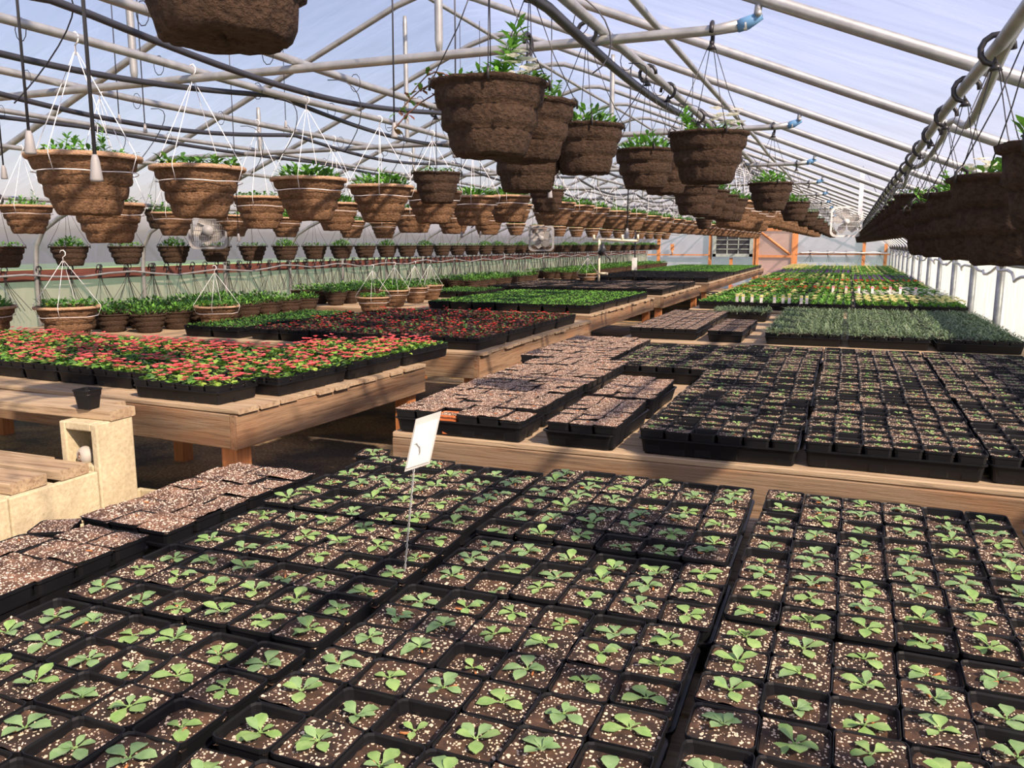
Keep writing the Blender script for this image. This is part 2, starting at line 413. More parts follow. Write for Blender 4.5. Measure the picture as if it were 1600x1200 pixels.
t = MB(); t.tube([(1.255 + .02 * math.sin(k * .9), 1 + k * .12, H - .24 + .035 * math.sin(k * .43) + .02 * math.sin(k * 1.1)) for k in range(220)], .013, 8)
ob('conduit', t.mesh('conduit', ['white']), wr)
t = MB(); t.box(1.31, Y0, H - .16, 1.35, Y1, H - .03); ob('rail_board', t.mesh('rail_board', ['redboard']), wr)
wl = ob('wall_left', wall_sheet(-6.76, 0, H - .30, 'film_green', .02).mesh('wall_left', ['film_green']), kind='structure', label='pale green translucent curtain along the left wall')
t = MB(); t.box(-6.74, Y0, H - .325, -6.715, Y1, H - .225); ob('rail_board', t.mesh('rail_board', ['redboard']), wl, label='dark red wooden rail board')
t = MB(); t.tube([(-6.66, 1 + k * .3, H - .29 + .022 * math.sin(k * 1.5) + .012 * math.sin(k * .51)) for k in range(97)], .010, 8)
ob('conduit', t.mesh('conduit', ['steel']), wl)

# end wall (wall_back)
def gable(y, m, x0=-6.73, x1=1.33):
    g = MB(); vs = [(x, y, z) for x, z in prof] + [(prof[-1][0], y, 0), (prof[0][0], y, 0)]
    g.add(vs, [tuple(range(len(vs)))], 0); return g
wb = ob('wall_back', gable(Y1 + .05, 'film_end').mesh('wall_back', ['film_end']), kind='structure', label='far end wall of bluish film on orange-brown studs')
ob('wall_front', gable(Y0 - .02, 'film_end').mesh('wall_front', ['film_end']), kind='structure', label='film end wall behind the viewer')
def roofz(x):
    for (xa_, za), (xb_, zb) in zip(HP, HP[1:]):
        if xa_ <= x <= xb_ and xb_ > xa_: return za + (zb - za) * (x - xa_) / (xb_ - xa_)
    return H
for x in (-6.30, -4.48, -2.97, -1.62, .50, 1.16):
    t = MB(); t.box(x - .05, Y1 - .09, 0, x + .05, Y1 - .0, roofz(x) - .02); ob('stud', t.mesh('stud', ['stud']), wb)
t = MB(); t.box(-3.80, Y1 - .09, 0, -3.70, Y1, H - .46); ob('stud', t.mesh('stud', ['stud']), wb)
for x0, x1, z in ((-6.3, -4.48, H - .34), (-1.62, 1.3, H - .30), (-6.7, -6.3, H - .34)):
    t = MB(); t.box(x0, Y1 - .10, z - .045, x1, Y1 - .02, z); ob('rail', t.mesh('rail', ['stud']), wb)
t = MB(); t.tube([(x / 10, Y1 - .12, H - .27 + .01 * math.sin(x)) for x in range(-15, 13)], .022, 8); ob('conduit', t.mesh('conduit', ['white']), wb)
t = MB(); t.box(-5.86, Y1 - .14, H - .20, -5.74, Y1 - .08, H + .02); t.tube([(-5.80, Y1 - .12, H - .2), (-5.80, Y1 - .12, H - .33)], .03, 8)
ob('junction_box', t.mesh('junction_box', ['stud']), wb)
# window with dark panes and light muntins
t = MB()
wx0, wx1, wz0, wz1 = -4.38, -3.03, H - .42, H + .42
for a in ((wx0, wz0, wx1, wz0 + .10), (wx0, wz1 - .10, wx1, wz1), (wx0, wz0, wx0 + .11, wz1), (wx1 - .11, wz0, wx1, wz1)):
    t.box(a[0], Y1 - .15, a[1], a[2], Y1 - .08, a[3])
win = ob('window_1', t.mesh('window_frame', ['win_frame']), kind='structure', label='grey-green framed window in the far end wall')
t = MB(); t.box(wx0 + .11, Y1 - .11, wz0 + .1, wx1 - .11, Y1 - .10, wz1 - .1); ob('pane', t.mesh('pane', ['shutter']), win)
for k in range(1, 3):
    t = MB(); x = wx0 + .11 + (wx1 - wx0 - .22) * k / 3; t.box(x - .016, Y1 - .13, wz0 + .1, x + .016, Y1 - .11, wz1 - .1); ob('muntin', t.mesh('muntin', ['win_frame']), win)
for k in range(1, 4):
    t = MB(); z = wz0 + .1 + (wz1 - wz0 - .2) * k / 4; t.box(wx0 + .11, Y1 - .13, z - .012, wx1 - .11, Y1 - .11, z + .012); ob('muntin', t.mesh('muntin', ['win_frame']), win)
# door
t = MB(); t.box(-2.92, Y1 - .07, 0, -1.67, Y1 - .05, H + .55)
door = ob('door_1', t.mesh('door_panel', ['film_door']), kind='structure', label='film covered wooden framed door in the end wall')
for a in ((-2.92, 0, -2.83, H + .55), (-1.76, 0, -1.67, H + .55), (-2.83, H + .46, -1.76, H + .55), (-2.83, H - .44, -1.76, H - .36)):
    t = MB(); t.box(a[0], Y1 - .13, a[1], a[2], Y1 - .07, a[3]); ob('door_rail', t.mesh('door_rail', ['stud']), door)
t = MB(); t.tube([(-2.8, Y1 - .10, H + .42), (-1.8, Y1 - .10, H - .34)], .04, 4); ob('door_brace', t.mesh('door_brace', ['stud']), door)

# ================================================================ BENCHES
WOODN = [0]
def board(name, x0, y0, z0, x1, y1, z1, m, parent, label=None):
    """one sawn board with slightly worn, uneven edges"""
    g = MB(); WOODN[0] += 1; r = random.Random(WOODN[0])
    L = max(x1 - x0, y1 - y0); alongx = (x1 - x0) >= (y1 - y0); n = 2 if z1 - z0 > max(x1 - x0, y1 - y0) else max(1, min(8, int(L / .4)))
    c = .004
    if z1 - z0 > L: g.box(x0, y0, z0, x1, y1, z1)
    else:
        rings = []
        for i in range(n + 1):
            t = i / n; j = lambda a=.0025: r.uniform(-a, a)
            if alongx:
                x = x0 + (x1 - x0) * t; q = [(y0 + c, z0), (y1 - c, z0), (y1, z0 + c), (y1, z1 - c), (y1 - c, z1), (y0 + c, z1), (y0, z1 - c), (y0, z0 + c)]
                d = (j(), j()); rings.append([(x, a + d[0], b_ + d[1]) for a, b_ in q])
            else:
                y = y0 + (y1 - y0) * t; q = [(x0 + c, z0), (x0, z0 + c), (x0, z1 - c), (x0 + c, z1), (x1 - c, z1), (x1, z1 - c), (x1, z0 + c), (x1 - c, z0)]
                d = (j(), j()); rings.append([(a + d[0], y, b_ + d[1]) for a, b_ in q])
        vs = [p for rg in rings for p in rg]; fs = [(i * 8 + k, i * 8 + (k + 1) % 8, (i + 1) * 8 + (k + 1) % 8, (i + 1) * 8 + k) for i in range(n) for k in range(8)]
        fs += [tuple(range(8))[::-1], tuple(n * 8 + k for k in range(8))]; g.add(vs, fs)
    # put the origin at the board's middle
    cx, cy, cz = (x0 + x1) / 2, (y0 + y1) / 2, (z0 + z1) / 2
    g.v = [(a - cx, b_ - cy, d - cz) for a, b_, d in g.v]
    o = ob(name, g.mesh(name, [m]), parent, (cx, cy, cz))
    if label: o['label'] = label
    return o
def bench(x0, x1, y0, y1, top, label, rot=0, slat=.14, fh=.155, post_x=None, th=.022):
    root = ob('plant_bench', None, None, (x1, y0, 0), rot, label=label, cat='bench', group='wooden plant benches')
    W_, D_ = x1 - x0, y1 - y0                          # local frame: corner at (0,0), extends to -W, +D
    y = 0; k = 0
    while y < D_ - .02:
        e = min(D_, y + slat * R.uniform(.9, 1.08)); d = R.uniform(-.012, .012)
        board('deck_plank', -W_, y + .004, top - th, d + .012, e - .004, top + R.uniform(-.002, .002), 'plankX', root); y = e
    f = top - th - .001
    board('frame_board', -W_, -.0, f - fh, -.041, .038, f, 'boardX', root)
    board('frame_board', -W_, D_ - .038, f - fh, -.041, D_, f, 'boardX', root)
    board('frame_board', -.040, 0, f - fh, -.002, D_, f, 'boardY', root)
    board('frame_board', -W_ + .002, .04, f - fh, -W_ + .04, D_ - .04, f, 'boardY', root)
    for a in (-.135, -W_ / 2, -W_ + .05):
        for b_ in (.04, D_ - .13): board('leg', a, b_, 0, a + .09, b_ + .09, f - (.002 if a != -.135 else .002), 'post', root, None)
    return root
BT = H - .715
bench(-6.45, -2.44, 2.85, 4.45, BT, 'nearest left bench of weathered planks, carrying coral flowering trays', rot=math.radians(-3.2))
bench(-6.55, -2.24, 5.02, 7.65, BT, 'second left bench from the camera, carrying bronze leaved red begonias')
bench(-6.55, -2.43, 8.25, 11.35, BT, 'third left bench from the camera, carrying bright green seedling trays')
bench(-6.55, -2.38, 11.75, 14.9, BT, 'fourth left bench from the camera, carrying empty looking black trays')
bench(-6.55, -2.40, 16.0, 27.2, BT, 'farthest left bench, carrying pale green seedlings before the end wall', slat=.3)
RT = H - .728
bench(-1.62, 1.24, 2.785, 5.74, RT, 'right bench with broad front board directly behind the nearest seedlings', fh=.19)
bench(-1.62, 1.22, 6.25, 9.15, RT, 'second right bench, carrying the silvery green plants')
bench(-1.64, 1.24, 9.55, 27.5, RT, 'long far right bench, carrying pansies and bedding plants', slat=.3)
FT = H - .705
bench(-1.33, 1.24, -.9, 2.17, FT, 'nearest bench in the foreground under the grey-green seedlings', fh=.14)
bench(-1.72, -1.335, -.9, 1.86, FT, 'narrow foreground bench under the bare soil trays beside the concrete blocks', fh=.14)

# trays ------------------------------------------------------------------
def tray_mesh(L=.535, W=.268, h=.060, name='plant_tray'):
    g = MB()
    def ring(l, w_, z, r=.018):
        pts = []
        for cx, cy, a0 in ((l / 2 - r, w_ / 2 - r, 0), (-l / 2 + r, w_ / 2 - r, 90), (-l / 2 + r, -w_ / 2 + r, 180), (l / 2 - r, -w_ / 2 + r, 270)):
            for k in range(4): a = math.radians(a0 + 30 * k); pts.append((cx + r * math.cos(a), cy + r * math.sin(a), z))
        return pts
    rings = [ring(L - .035, W - .035, 0), ring(L - .010, W - .010, h - .006), ring(L, W, h - .005), ring(L, W, h), ring(L - .012, W - .012, h + .001), ring(L - .038, W - .038, .004)]
    vs = [p for r_ in rings for p in r_]; n = 16; fs = [(i * n + k, i * n + (k + 1) % n, (i + 1) * n + (k + 1) % n, (i + 1) * n + k) for i in range(5) for k in range(n)]
    fs += [tuple(range(n))[::-1], tuple(5 * n + k for k in range(n))]
    g.add(vs, fs, 0, False); return g.mesh(name, ['black'])
TRAY = tray_mesh()
def tray(x, y, z, label, rz=0, group='black plastic trays', me=None):
    return ob('plant_tray', me or TRAY, None, (x, y, z), rz, label=label, cat='tray', group=group)

# square pots ---------------------------------------------------------------
def pot_mesh(w_=.0880, h=.084, m='blackpot', inner=.030, name='pot', lip=.007):
    g = MB()
    def ring(a, z, r=.010):
        pts = []
        for cx, cy, a0 in ((1, 1, 0), (-1, 1, 90), (-1, -1, 180), (1, -1, 270)):
            for k in range(3):
                t = math.radians(a0 + 45 * k); pts.append((cx * (a / 2 - r) + r * math.cos(t), cy * (a / 2 - r) + r * math.sin(t), z))
        return pts
    rs = [ring(w_ * .74, 0), ring(w_ - .006, h - lip), ring(w_, h - lip), ring(w_, h), ring(w_ - .0018, h + .0004), ring(w_ - .0040, h - .003), ring(w_ - .0075, h - inner)]
    n = 12; vs = [p for r_ in rs for p in r_]; fs = [(i * n + k, i * n + (k + 1) % n, (i + 1) * n + (k + 1) % n, (i + 1) * n + k) for i in range(6) for k in range(n)]
    fs.append(tuple(range(n))[::-1]); g.add(vs, fs, 0, False); return g.mesh(name, [m])
POT = pot_mesh()
def soil_mesh(seed, w_=.0825, lvl=0.0, n=9, chunks=60, m='soil', amp=.0045, tilt=.006):
    g = MB(); r = random.Random(seed); vs = []; fs = []; tx, ty = r.uniform(-tilt, tilt), r.uniform(-tilt, tilt)
    def hz(x, y): return amp * noise.noise(Vector((x * 60, y * 60, seed * 3.3))) + tx * x / w_ + ty * y / w_
    for i in range(n + 1):
        for j in range(n + 1):
            x = w_ * (i / n - .5); y = w_ * (j / n - .5); vs.append((x, y, hz(x, y)))
    for i in range(n):
        for j in range(n): a = i * (n + 1) + j; fs.append((a, a + n + 1, a + n + 2, a + 1))
    g.add(vs, fs, 0, True)
    for k in range(chunks):
        x, y = r.uniform(-.47, .47) * w_, r.uniform(-.47, .47) * w_; s = r.choice((.0006, .0007, .0008, .0010, .0012, .0015, .0022)) * r.uniform(.8, 1.1); z = hz(x, y) + s * .4
        p = [(x + s * r.uniform(.7, 1.2), y, z), (x, y + s * r.uniform(.7, 1.2), z), (x - s * r.uniform(.7, 1.2), y, z), (x, y - s * r.uniform(.7, 1.2), z), (x, y, z + s), (x, y, z - s)]
        g.add(p, [(0, 1, 4), (1, 2, 4), (2, 3, 4), (3, 0, 4), (1, 0, 5), (2, 1, 5), (3, 2, 5), (0, 3, 5)], 1)
    if seed % 3 == 0:   # a chip of bark
        a = r.uniform(0, PI); x, y = r.uniform(-.02, .02), r.uniform(-.02, .02)
        g.tube([(x, y, hz(x, y) + .002), (x + .012 * math.cos(a), y + .012 * math.sin(a), hz(x, y) + .005)], .0018, 5, 2)
    return g.mesh('soil', [m, 'perlite', 'post'])
SOIL = [soil_mesh(k) for k in range(6)]
SOILD = [soil_mesh(20 + k, w_=.0872, m='soil_dry', chunks=60, amp=.003) for k in range(4)]
def seedling_mesh(seed, k=None, size=.0295, m=('leaf_seed', 'leaf_seed2'), name='seedling'):
    g = MB(); r = random.Random(seed * 31 + 5); k = k or r.choice((4, 5, 5, 6, 6, 7)); a0 = r.uniform(0, 6.28)
    for i in range(k):
        a = a0 + i * 2.399 + r.uniform(-.25, .25); inner = i >= 4
        el = r.uniform(.12, .6) if not inner else r.uniform(.6, 1.0)
        L = size * r.uniform(.75, 1.15) * (.75 if inner else 1); W_ = L * r.uniform(.58, .76)
        d = Vector((math.cos(a) * math.cos(el), math.sin(a) * math.cos(el), math.sin(el)))
        b0 = Vector((0, 0, .002)); b1 = b0 + d * L * .14
        g.tube([tuple(b0), tuple(b1)], .0012, 4, 0, cap=False)
        g.leaf(b1 - d * .001, d, (0, 0, 1), L, W_, r.choice((0, 0, 1)) if seed % 3 else 1, droop=r.uniform(.15, .5), n=5, fold=r.uniform(.05, .3))
    return g.mesh(name, list(m))
SEED = [seedling_mesh(k) for k in range(9)]
SEEDS = [seedling_mesh(40 + k, 2 + k % 2, .021) for k in range(2)]

# prototypes of a pot with its parts are built once per variant, then copied
def pot_thing(name, label, cat, soil_me, plant_me, soil_z, extra=(), plant_name='seedling', potme=None, sub=None):
    root = ob(name, None, None, (0, 0, -50), label=label, cat=cat)
    ch = [ob('pot', potme or POT, root)]
    ch.append(ob('soil', soil_me, root, (0, 0, soil_z)))
    if plant_me is not None: ch.append(ob(plant_name, plant_me, root, (0, 0, soil_z)))
    for nme, me in extra: ch.append(ob(nme, me, root, (0, 0, soil_z)))
    kid(root, *ch); return root
def retire(protos):
    for p in protos:
        for c in KIDS.get(p.name, []):
            bpy.data.objects.remove(c)
        bpy.data.objects.remove(p)

# ================================================================ FOREGROUND TRAYS
PX, PY = .0885, .0878
protos = []
for i in range(9):
    for lv in (.0835 - .002, .0835 - .005, .0835 - .013):
        protos.append(pot_thing('seedling_pot', 'x', 'plant pot', SOIL[(i + int(lv * 1000)) % 6], SEED[i], lv))
small = [pot_thing('seedling_pot', 'x', 'plant pot', SOIL[i + 2], SEEDS[i], .066) for i in range(2)]
bare = []
for i in range(4):
    for lv in (.0862, .0848, .0832): bare.append(pot_thing('soil_pot', 'x', 'plant pot', SOILD[i], None, lv))
RIM = H - .615; PZ = RIM - .084
# tray columns: left edge x, label, far edge y, rows of trays
cols = [('left', -1.262, 2.075, 6, 0), ('middle', -.708, 2.095, 6, .3), ('right', -.158, 2.150, 6, -.2), ('far right', .402, 2.12, 4, -.5)]
names = ['farthest', 'second farthest', 'third farthest', 'third nearest', 'second nearest', 'nearest']
tall = [PZ, PZ + .006, PZ - .006, PZ + .010, PZ - .003, PZ + .004]
count_seed = 0
cands = []
for cname, x0, yfar, nrow, rot in cols:
    for tr in range(nrow):
        yc = yfar - .134 - tr * .2705
        jx = R.uniform(-.008, .008); rz = math.radians(rot + R.uniform(-.7, .7))
        zb = R.choice(tall)
        if yc < .38: continue
        tn = names[tr] if nrow == 6 else names[tr].replace('third nearest', 'fourth farthest')
        tray(x0 + .2675 + jx, yc, PZ - .004 + (zb - PZ), 'black tray under seedling pots, %s tray of the %s foreground column' % (tn, cname), rz)
        for cx in range(6):
            for cy in range(3):
                lx = (cx - 2.5) * PX + R.uniform(-.001, .001); ly = (1 - cy) * PY + R.uniform(-.001, .001)
                X = x0 + .2675 + jx + lx * math.cos(rz) - ly * math.sin(rz); Y = yc + lx * math.sin(rz) + ly * math.cos(rz)
                # inside the picture?
                f = (-math.sin(.3803) * .986, math.cos(.3803) * .986)
                dpt = f[0] * X + f[1] * Y + .166 * .62
                sx = (math.cos(.3803) * X + math.sin(.3803) * Y) / dpt
                if dpt < .8 or abs(sx) > .70: continue
                sy = (-.62 * .986 + .166 * (dpt - .166 * .62) / .986) / dpt
                if sy < -.53: continue
                cands.append((dpt, X, Y, zb, rz, cname, tn, cx, cy))
cands.sort()
rown = ['back', 'middle', 'front']
for i, (dpt, X, Y, zb, rz, cname, tn, cx, cy) in enumerate(cands):
    pr = R.choice(protos) if R.random() > .035 else R.choice(small)
    dz = R.choice((0, 0, 0, .002, -.002, .004))
    copy_tree(pr, (X, Y, zb + dz), rz + R.uniform(-.015, .015) + R.choice((0, PI / 2, PI, -PI / 2)), label='seedling pot, %s from left, %s row, %s tray, %s foreground column' % (nth(cx + 1), rown[cy], tn, cname), group='grey-green seedlings in the foreground trays')
# the lone pot at the bench's far edge, and the bare-soil trays at the left
copy_tree(protos[4], (-1.295, 2.105, PZ - .004), .15, label='seedling pot sticking out alone past the far left corner of the foreground trays', group='grey-green seedlings in the foreground trays')
soil_groups = [(-1.575, 1.72, .12, 'upper left foreground bare soil tray', 6, 3), (-1.60, 1.165, -.02, 'lower left foreground bare soil tray', 6, 3), ]
def soil_block(cx0, yfar, n, m, rz, what, z, group, protos_, pitch=(PX, PY), skip=(), fill=True, dzr=.003):
    for a in range(n):
        for b_ in range(m):
            if (a, b_) in skip: continue
            lx = a * pitch[0]; ly = -b_ * pitch[1]
            X = cx0 + lx * math.cos(rz) - ly * math.sin(rz); Y = yfar + lx * math.sin(rz) + ly * math.cos(rz)
            dz = R.uniform(-dzr, dzr)
            copy_tree(R.choice(protos_), (X, Y, z + dz), rz + R.choice((0, PI / 2, PI)) + R.uniform(-.02, .02),
                      label='bare soil pot, %s from left in %s row, %s' % (nth(a + 1), nth(b_ + 1), what), group=group)
soil_block(-1.535, 1.80, 3, 6, math.radians(-1.5), 'upper left foreground soil tray', PZ + .001, 'bare perlite soil pots at left', bare)
tray(-1.45, 1.58, PZ - .004, 'black tray under bare soil pots beside the concrete blocks', PI / 2 - .026)
soil_block(-1.56, 1.235, 3, 7, math.radians(-1.0), 'lower left foreground soil tray', PZ + .006, 'bare perlite soil pots at left', bare, skip=((0, 0),))
copy_tree(bare[2], (-1.60, 1.262, PZ - .002), .5, label='tilted bare soil pot sticking out between the two left soil trays', group='bare perlite soil pots at left')
tray(-1.48, 1.02, PZ + .001, 'black tray under bare soil pots at the left picture edge', PI / 2)

# sign on its twisted wire stake
root = ob('plant_sign', None, None, (-.757, 1.33, PZ + .07), label='blank white card sign on twisted wire stake among the foreground seedlings', cat='sign')
g = MB()
for ph in (0, PI):
    g.tube([(.0016 * math.cos(k * .9 + ph) + .0065 * (k / 60), .0016 * math.sin(k * .9 + ph) + .04 * k / 60, .225 * k / 60 - .012) for k in range(61)], .0011, 5)
for s in (-1, 1):
    g.tube([(.0065 + s * .0016, .04, .212), (.006 + s * .008, .04, .224), (.009 + s * .011, .038, .236), (.012 + s * .009, .037, .248), (.014, .036, .254)], .0011, 5)
ob('wire_stake', g.mesh('wire_stake', ['steel']), root)
g = MB()
def card(g, z0, z1, off, mi, x0=-.032, x1=.032):
    # a thin sheet leaning back and slanting to the right
    o0 = Vector((.014 - off * .3, .036 + off, .205)); U = Vector((.93, .34, .33)).normalized(); Vv = Vector((.20, .10 , .97)).normalized(); N = Vector((-.34, .93, 0)) * .0012
    p = [o0 + U * x0 + Vv * z0, o0 + U * x1 + Vv * z0, o0 + U * x1 + Vv * z1, o0 + U * x0 + Vv * z1]
    vs = [tuple(a) for a in p] + [tuple(a + N) for a in p]
    g.add(vs, [(0, 3, 2, 1), (4, 5, 6, 7), (0, 1, 5, 4), (1, 2, 6, 5), (2, 3, 7, 6), (3, 0, 4, 7)], mi)
card(g, .006, .092, 0, 0, -.023, .023); M['paper'] = plain('white_paper', (.80, .78, .68), .6); ob('card', g.mesh('card', ['paper']), root)
g = MB(); card(g, 0, .106, .002, 0, -.026, .026); M['sleeve'] = plain('clear_grey_sleeve', (.42, .42, .40), .25); g2 = g.mesh('card_sleeve', ['sleeve']); ob('card_sleeve', g2, root)

# ================================================================ RIGHT BENCH: sprout pots
RB = RT + .004
def sprout_mesh(seed):
    return seedling_mesh(seed + 70, 2 + seed % 3, .020, ('leaf_seed', 'leaf_green'), 'sprout')
SPR = [sprout_mesh(k) for k in range(5)]
sp = []
for i in range(5):
    for lv in (.0805, .077, .071): sp.append(pot_thing('sprout_pot', 'x', 'plant pot', SOIL[i % 6], SPR[i], lv, plant_name='sprout'))
for lv in (.074, .066): sp.append(pot_thing('sprout_pot', 'x', 'plant pot', SOIL[1], None, lv))
bigstuff_pots = []          # (x, y, z, rz) past the nearest 300
def place_tray_pots(lst, x0, yfar, cname, tn, base, rz=0, nx=6, nyy=3):
    """x0 = left edge, yfar = centre y of the tray"""
    for cx in range(nx):
        for cy in range(nyy):
            lx = (cx - (nx - 1) / 2) * PX + R.uniform(-.0015, .0015); ly = ((nyy - 1) / 2 - cy) * PY + R.uniform(-.0015, .0015)
            lst.append((x0 + lx * math.cos(rz) - ly * math.sin(rz), yfar + lx * math.sin(rz) + ly * math.cos(rz), base, rz, cname, tn, cx, cy))
lst = []
# columns of trays on the right bench: left edge x and y of the front of the front tray
rcols = [('left', -.64, 2.80, 10, .5), ('middle', -.092, 2.82, 10, 0), ('right', .452, 2.83, 10, -.5)]
for cname, xl, yf, n, rot in rcols:
    for k in range(n):
        yc = yf + .134 + k * .2715
        rz = math.radians(rot + R.uniform(-.6, .6)); jx = R.uniform(-.006, .006)
        tray(xl + .2675 + jx, yc, RT + .001, 'black tray, %s from the front in the %s column of the right bench' % (nth(k + 1), cname), rz, group='black trays on the right bench')
        place_tray_pots(lst, xl + .2675 + jx, yc, cname, k + 1, RB + R.choice((0, .003, -.001)), rz)
for k in range(4):      # trays of sprouts at the left rear
    yc = 4.45 + k * .2715; tray(-1.255 + .36, yc, RT + .001, 'black tray, %s from the front in the left rear group of the right bench' % nth(k + 1), 0, group='black trays on the right bench')
    place_tray_pots(lst, -.905, yc, 'left rear', k + 1, RB, 0)
lst.sort(key=lambda a: a[1] + .35 * abs(a[0]))
near, rest = lst[:298], lst[298:]
for X, Y, z, rz, cname, tn, cx, cy in near:
    copy_tree(R.choice(sp), (X, Y, z + R.uniform(-.003, .003)), rz + R.choice((0, PI / 2, PI)) + R.uniform(-.02, .02),
              label='sprout pot, %s from left, %s row, %s tray of %s column, right bench' % (nth(cx + 1), rown[cy], nth(tn), cname), group='sprout pots on the right bench')
def merge(meshes, places, name, label, cat, kind='stuff', parent=None, group=None):
    """join many placed copies of small meshes into one object"""
    mats = []; V = []; F = []; MI = []; SM = []; base = 0; cache = {}
    for mi_, me in enumerate(meshes):
        vs = [tuple(v.co) for v in me.vertices]; fs = [(tuple(p.vertices), p.material_index, p.use_smooth) for p in me.polygons]
        mm = []
        for mt in me.materials:
            if mt not in mats: mats.append(mt)
            mm.append(mats.index(mt))
        cache[mi_] = (vs, fs, mm)
    for (mi_, x, y, z, rz, s) in places:
        vs, fs, mm = cache[mi_]; c, sn = math.cos(rz) * s, math.sin(rz) * s
        V.extend([(x + a * c - b_ * sn, y + a * sn + b_ * c, z + d * s) for a, b_, d in vs])
        for f, m_, sm in fs: F.append(tuple(i + base for i in f)); MI.append(mm[m_]); SM.append(sm)
        base += len(vs)
    me = bpy.data.meshes.new(name); me.from_pydata(V, [], F)
    for mt in mats: me.materials.append(mt)
    me.polygons.foreach_set('material_index', MI); me.polygons.foreach_set('use_smooth', SM); me.update()
    return ob(name, me, parent, label=label, cat=cat, kind=kind, group=group)
# cheap soil + sprouts for the rear rows
def cheap_soil(seed, m='soil', n=3, ch=14, w_=.083, s=1.5):
    g = MB(); r = random.Random(seed); vs = [(w_ * (i / n - .5), w_ * (j / n - .5), .004 * noise.noise(Vector((i * .9, j * .9, seed * 1.7)))) for i in range(n + 1) for j in range(n + 1)]
    g.add(vs, [(i * (n + 1) + j, (i + 1) * (n + 1) + j, (i + 1) * (n + 1) + j + 1, i * (n + 1) + j + 1) for i in range(n) for j in range(n)], 0, True)
    for k in range(ch):
        x, y = r.uniform(-.46, .46) * w_, r.uniform(-.46, .46) * w_; q_ = .0016 * s
        g.add([(x - q_, y, .0025), (x + q_, y, .0025), (x, y + q_, .0025), (x, y, .0025 + q_)], [(0, 1, 3), (1, 2, 3), (2, 0, 3)], 1)
    return g.mesh('soil', [m, 'perlite'])
CS = [cheap_soil(k) for k in range(4)]; CSD = [cheap_soil(k + 9, 'soil_dry') for k in range(3)]
pl = []
for X, Y, z, rz, *_ in rest:
    dz = R.uniform(-.003, .003); lv = R.choice((.072, .077, .080, .081))
    pl.append((0, X, Y, z + dz, rz, 1)); pl.append((1 + R.randrange(4), X, Y, z + dz + lv, rz, 1)); pl.append((5 + R.randrange(5), X, Y, z + dz + lv, R.uniform(0, 6.28), 1.0))
merge([POT] + CS + SPR, pl, 'sprout_pots', 'rear rows of small black sprout pots on the right bench', 'plant pots', group='sprout pots on the right bench')

# bare soil trays at the left of the right bench
soilR = [(-1.60, 2.885, 'first'), (-1.02, 2.90, 'second')]
g_ = 'bare soil pots on the right bench'
k = 0
for ti, (xl, yr, rz) in enumerate([(-1.625, 2.92, 0), (-1.625, 3.20, .01), (-1.63, 3.48, 0), (-1.62, 3.76, 0), (-1.62, 4.04, 0), (-1.62, 4.32, 0), (-1.75, 4.60, 0), (-1.75, 4.88, 0), (-1.75, 5.16, 0), (-1.75, 5.44, 0)]):
    tray(xl + .28, yr, RT + .001, 'black tray of bare soil, %s from the front at the right bench left edge' % nth(ti + 1), rz, group='black trays on the right bench')
    for cx in range(6):
        for cy in range(3):
            if ti == 0 and cy == 2 and cx == 2: continue
            if ti == 0 and cx == 5 and cy > 0: dz = -.012
            else: dz = R.uniform(-.002, .004)
            copy_tree(R.choice(bare), (xl + .28 + (cx - 2.5) * PX, yr + (1 - cy) * PY, RB + dz + .004), R.choice((0, PI / 2)) + R.uniform(-.02, .02),
                      label='bare soil pot, %s from left, %s row, %s soil tray, right bench left edge' % (nth(cx + 1), rown[cy], nth(ti + 1)), group=g_)
OP = pot_mesh(.082, .075, 'orange_pot', name='pot')
op = pot_thing('soil_pot', 'x', 'plant pot', SOILD[1], None, .070, potme=OP)
copy_tree(op, (-1.345 + (2 - 2.5) * PX, 2.92 - PY, RB + .004), .05, label='small square orange pot of soil in the front left tray of the right bench')
# second column: short stacks turned lengthwise
for ti, yr in enumerate((3.02, 3.62)):
    tray(-.855, yr + .03, RT + .001, 'black tray of bare soil lying lengthwise, %s in the second soil column' % nth(ti + 1), PI / 2 - .03, group='black trays on the right bench')
    for cx in range(3):
        for cy in range(6):
            copy_tree(R.choice(bare), (-.855 + (cx - 1) * PX - (cy - 2.5) * .0026 * -1, yr + .03 + (2.5 - cy) * PY, RB + .004 + R.uniform(-.002, .004)), -.03 + R.choice((0, PI / 2)),
                      label='bare soil pot, %s from left, %s row from rear, %s lengthwise soil tray' % (nth(cx + 1), nth(cy + 1), nth(ti + 1)), group=g_)

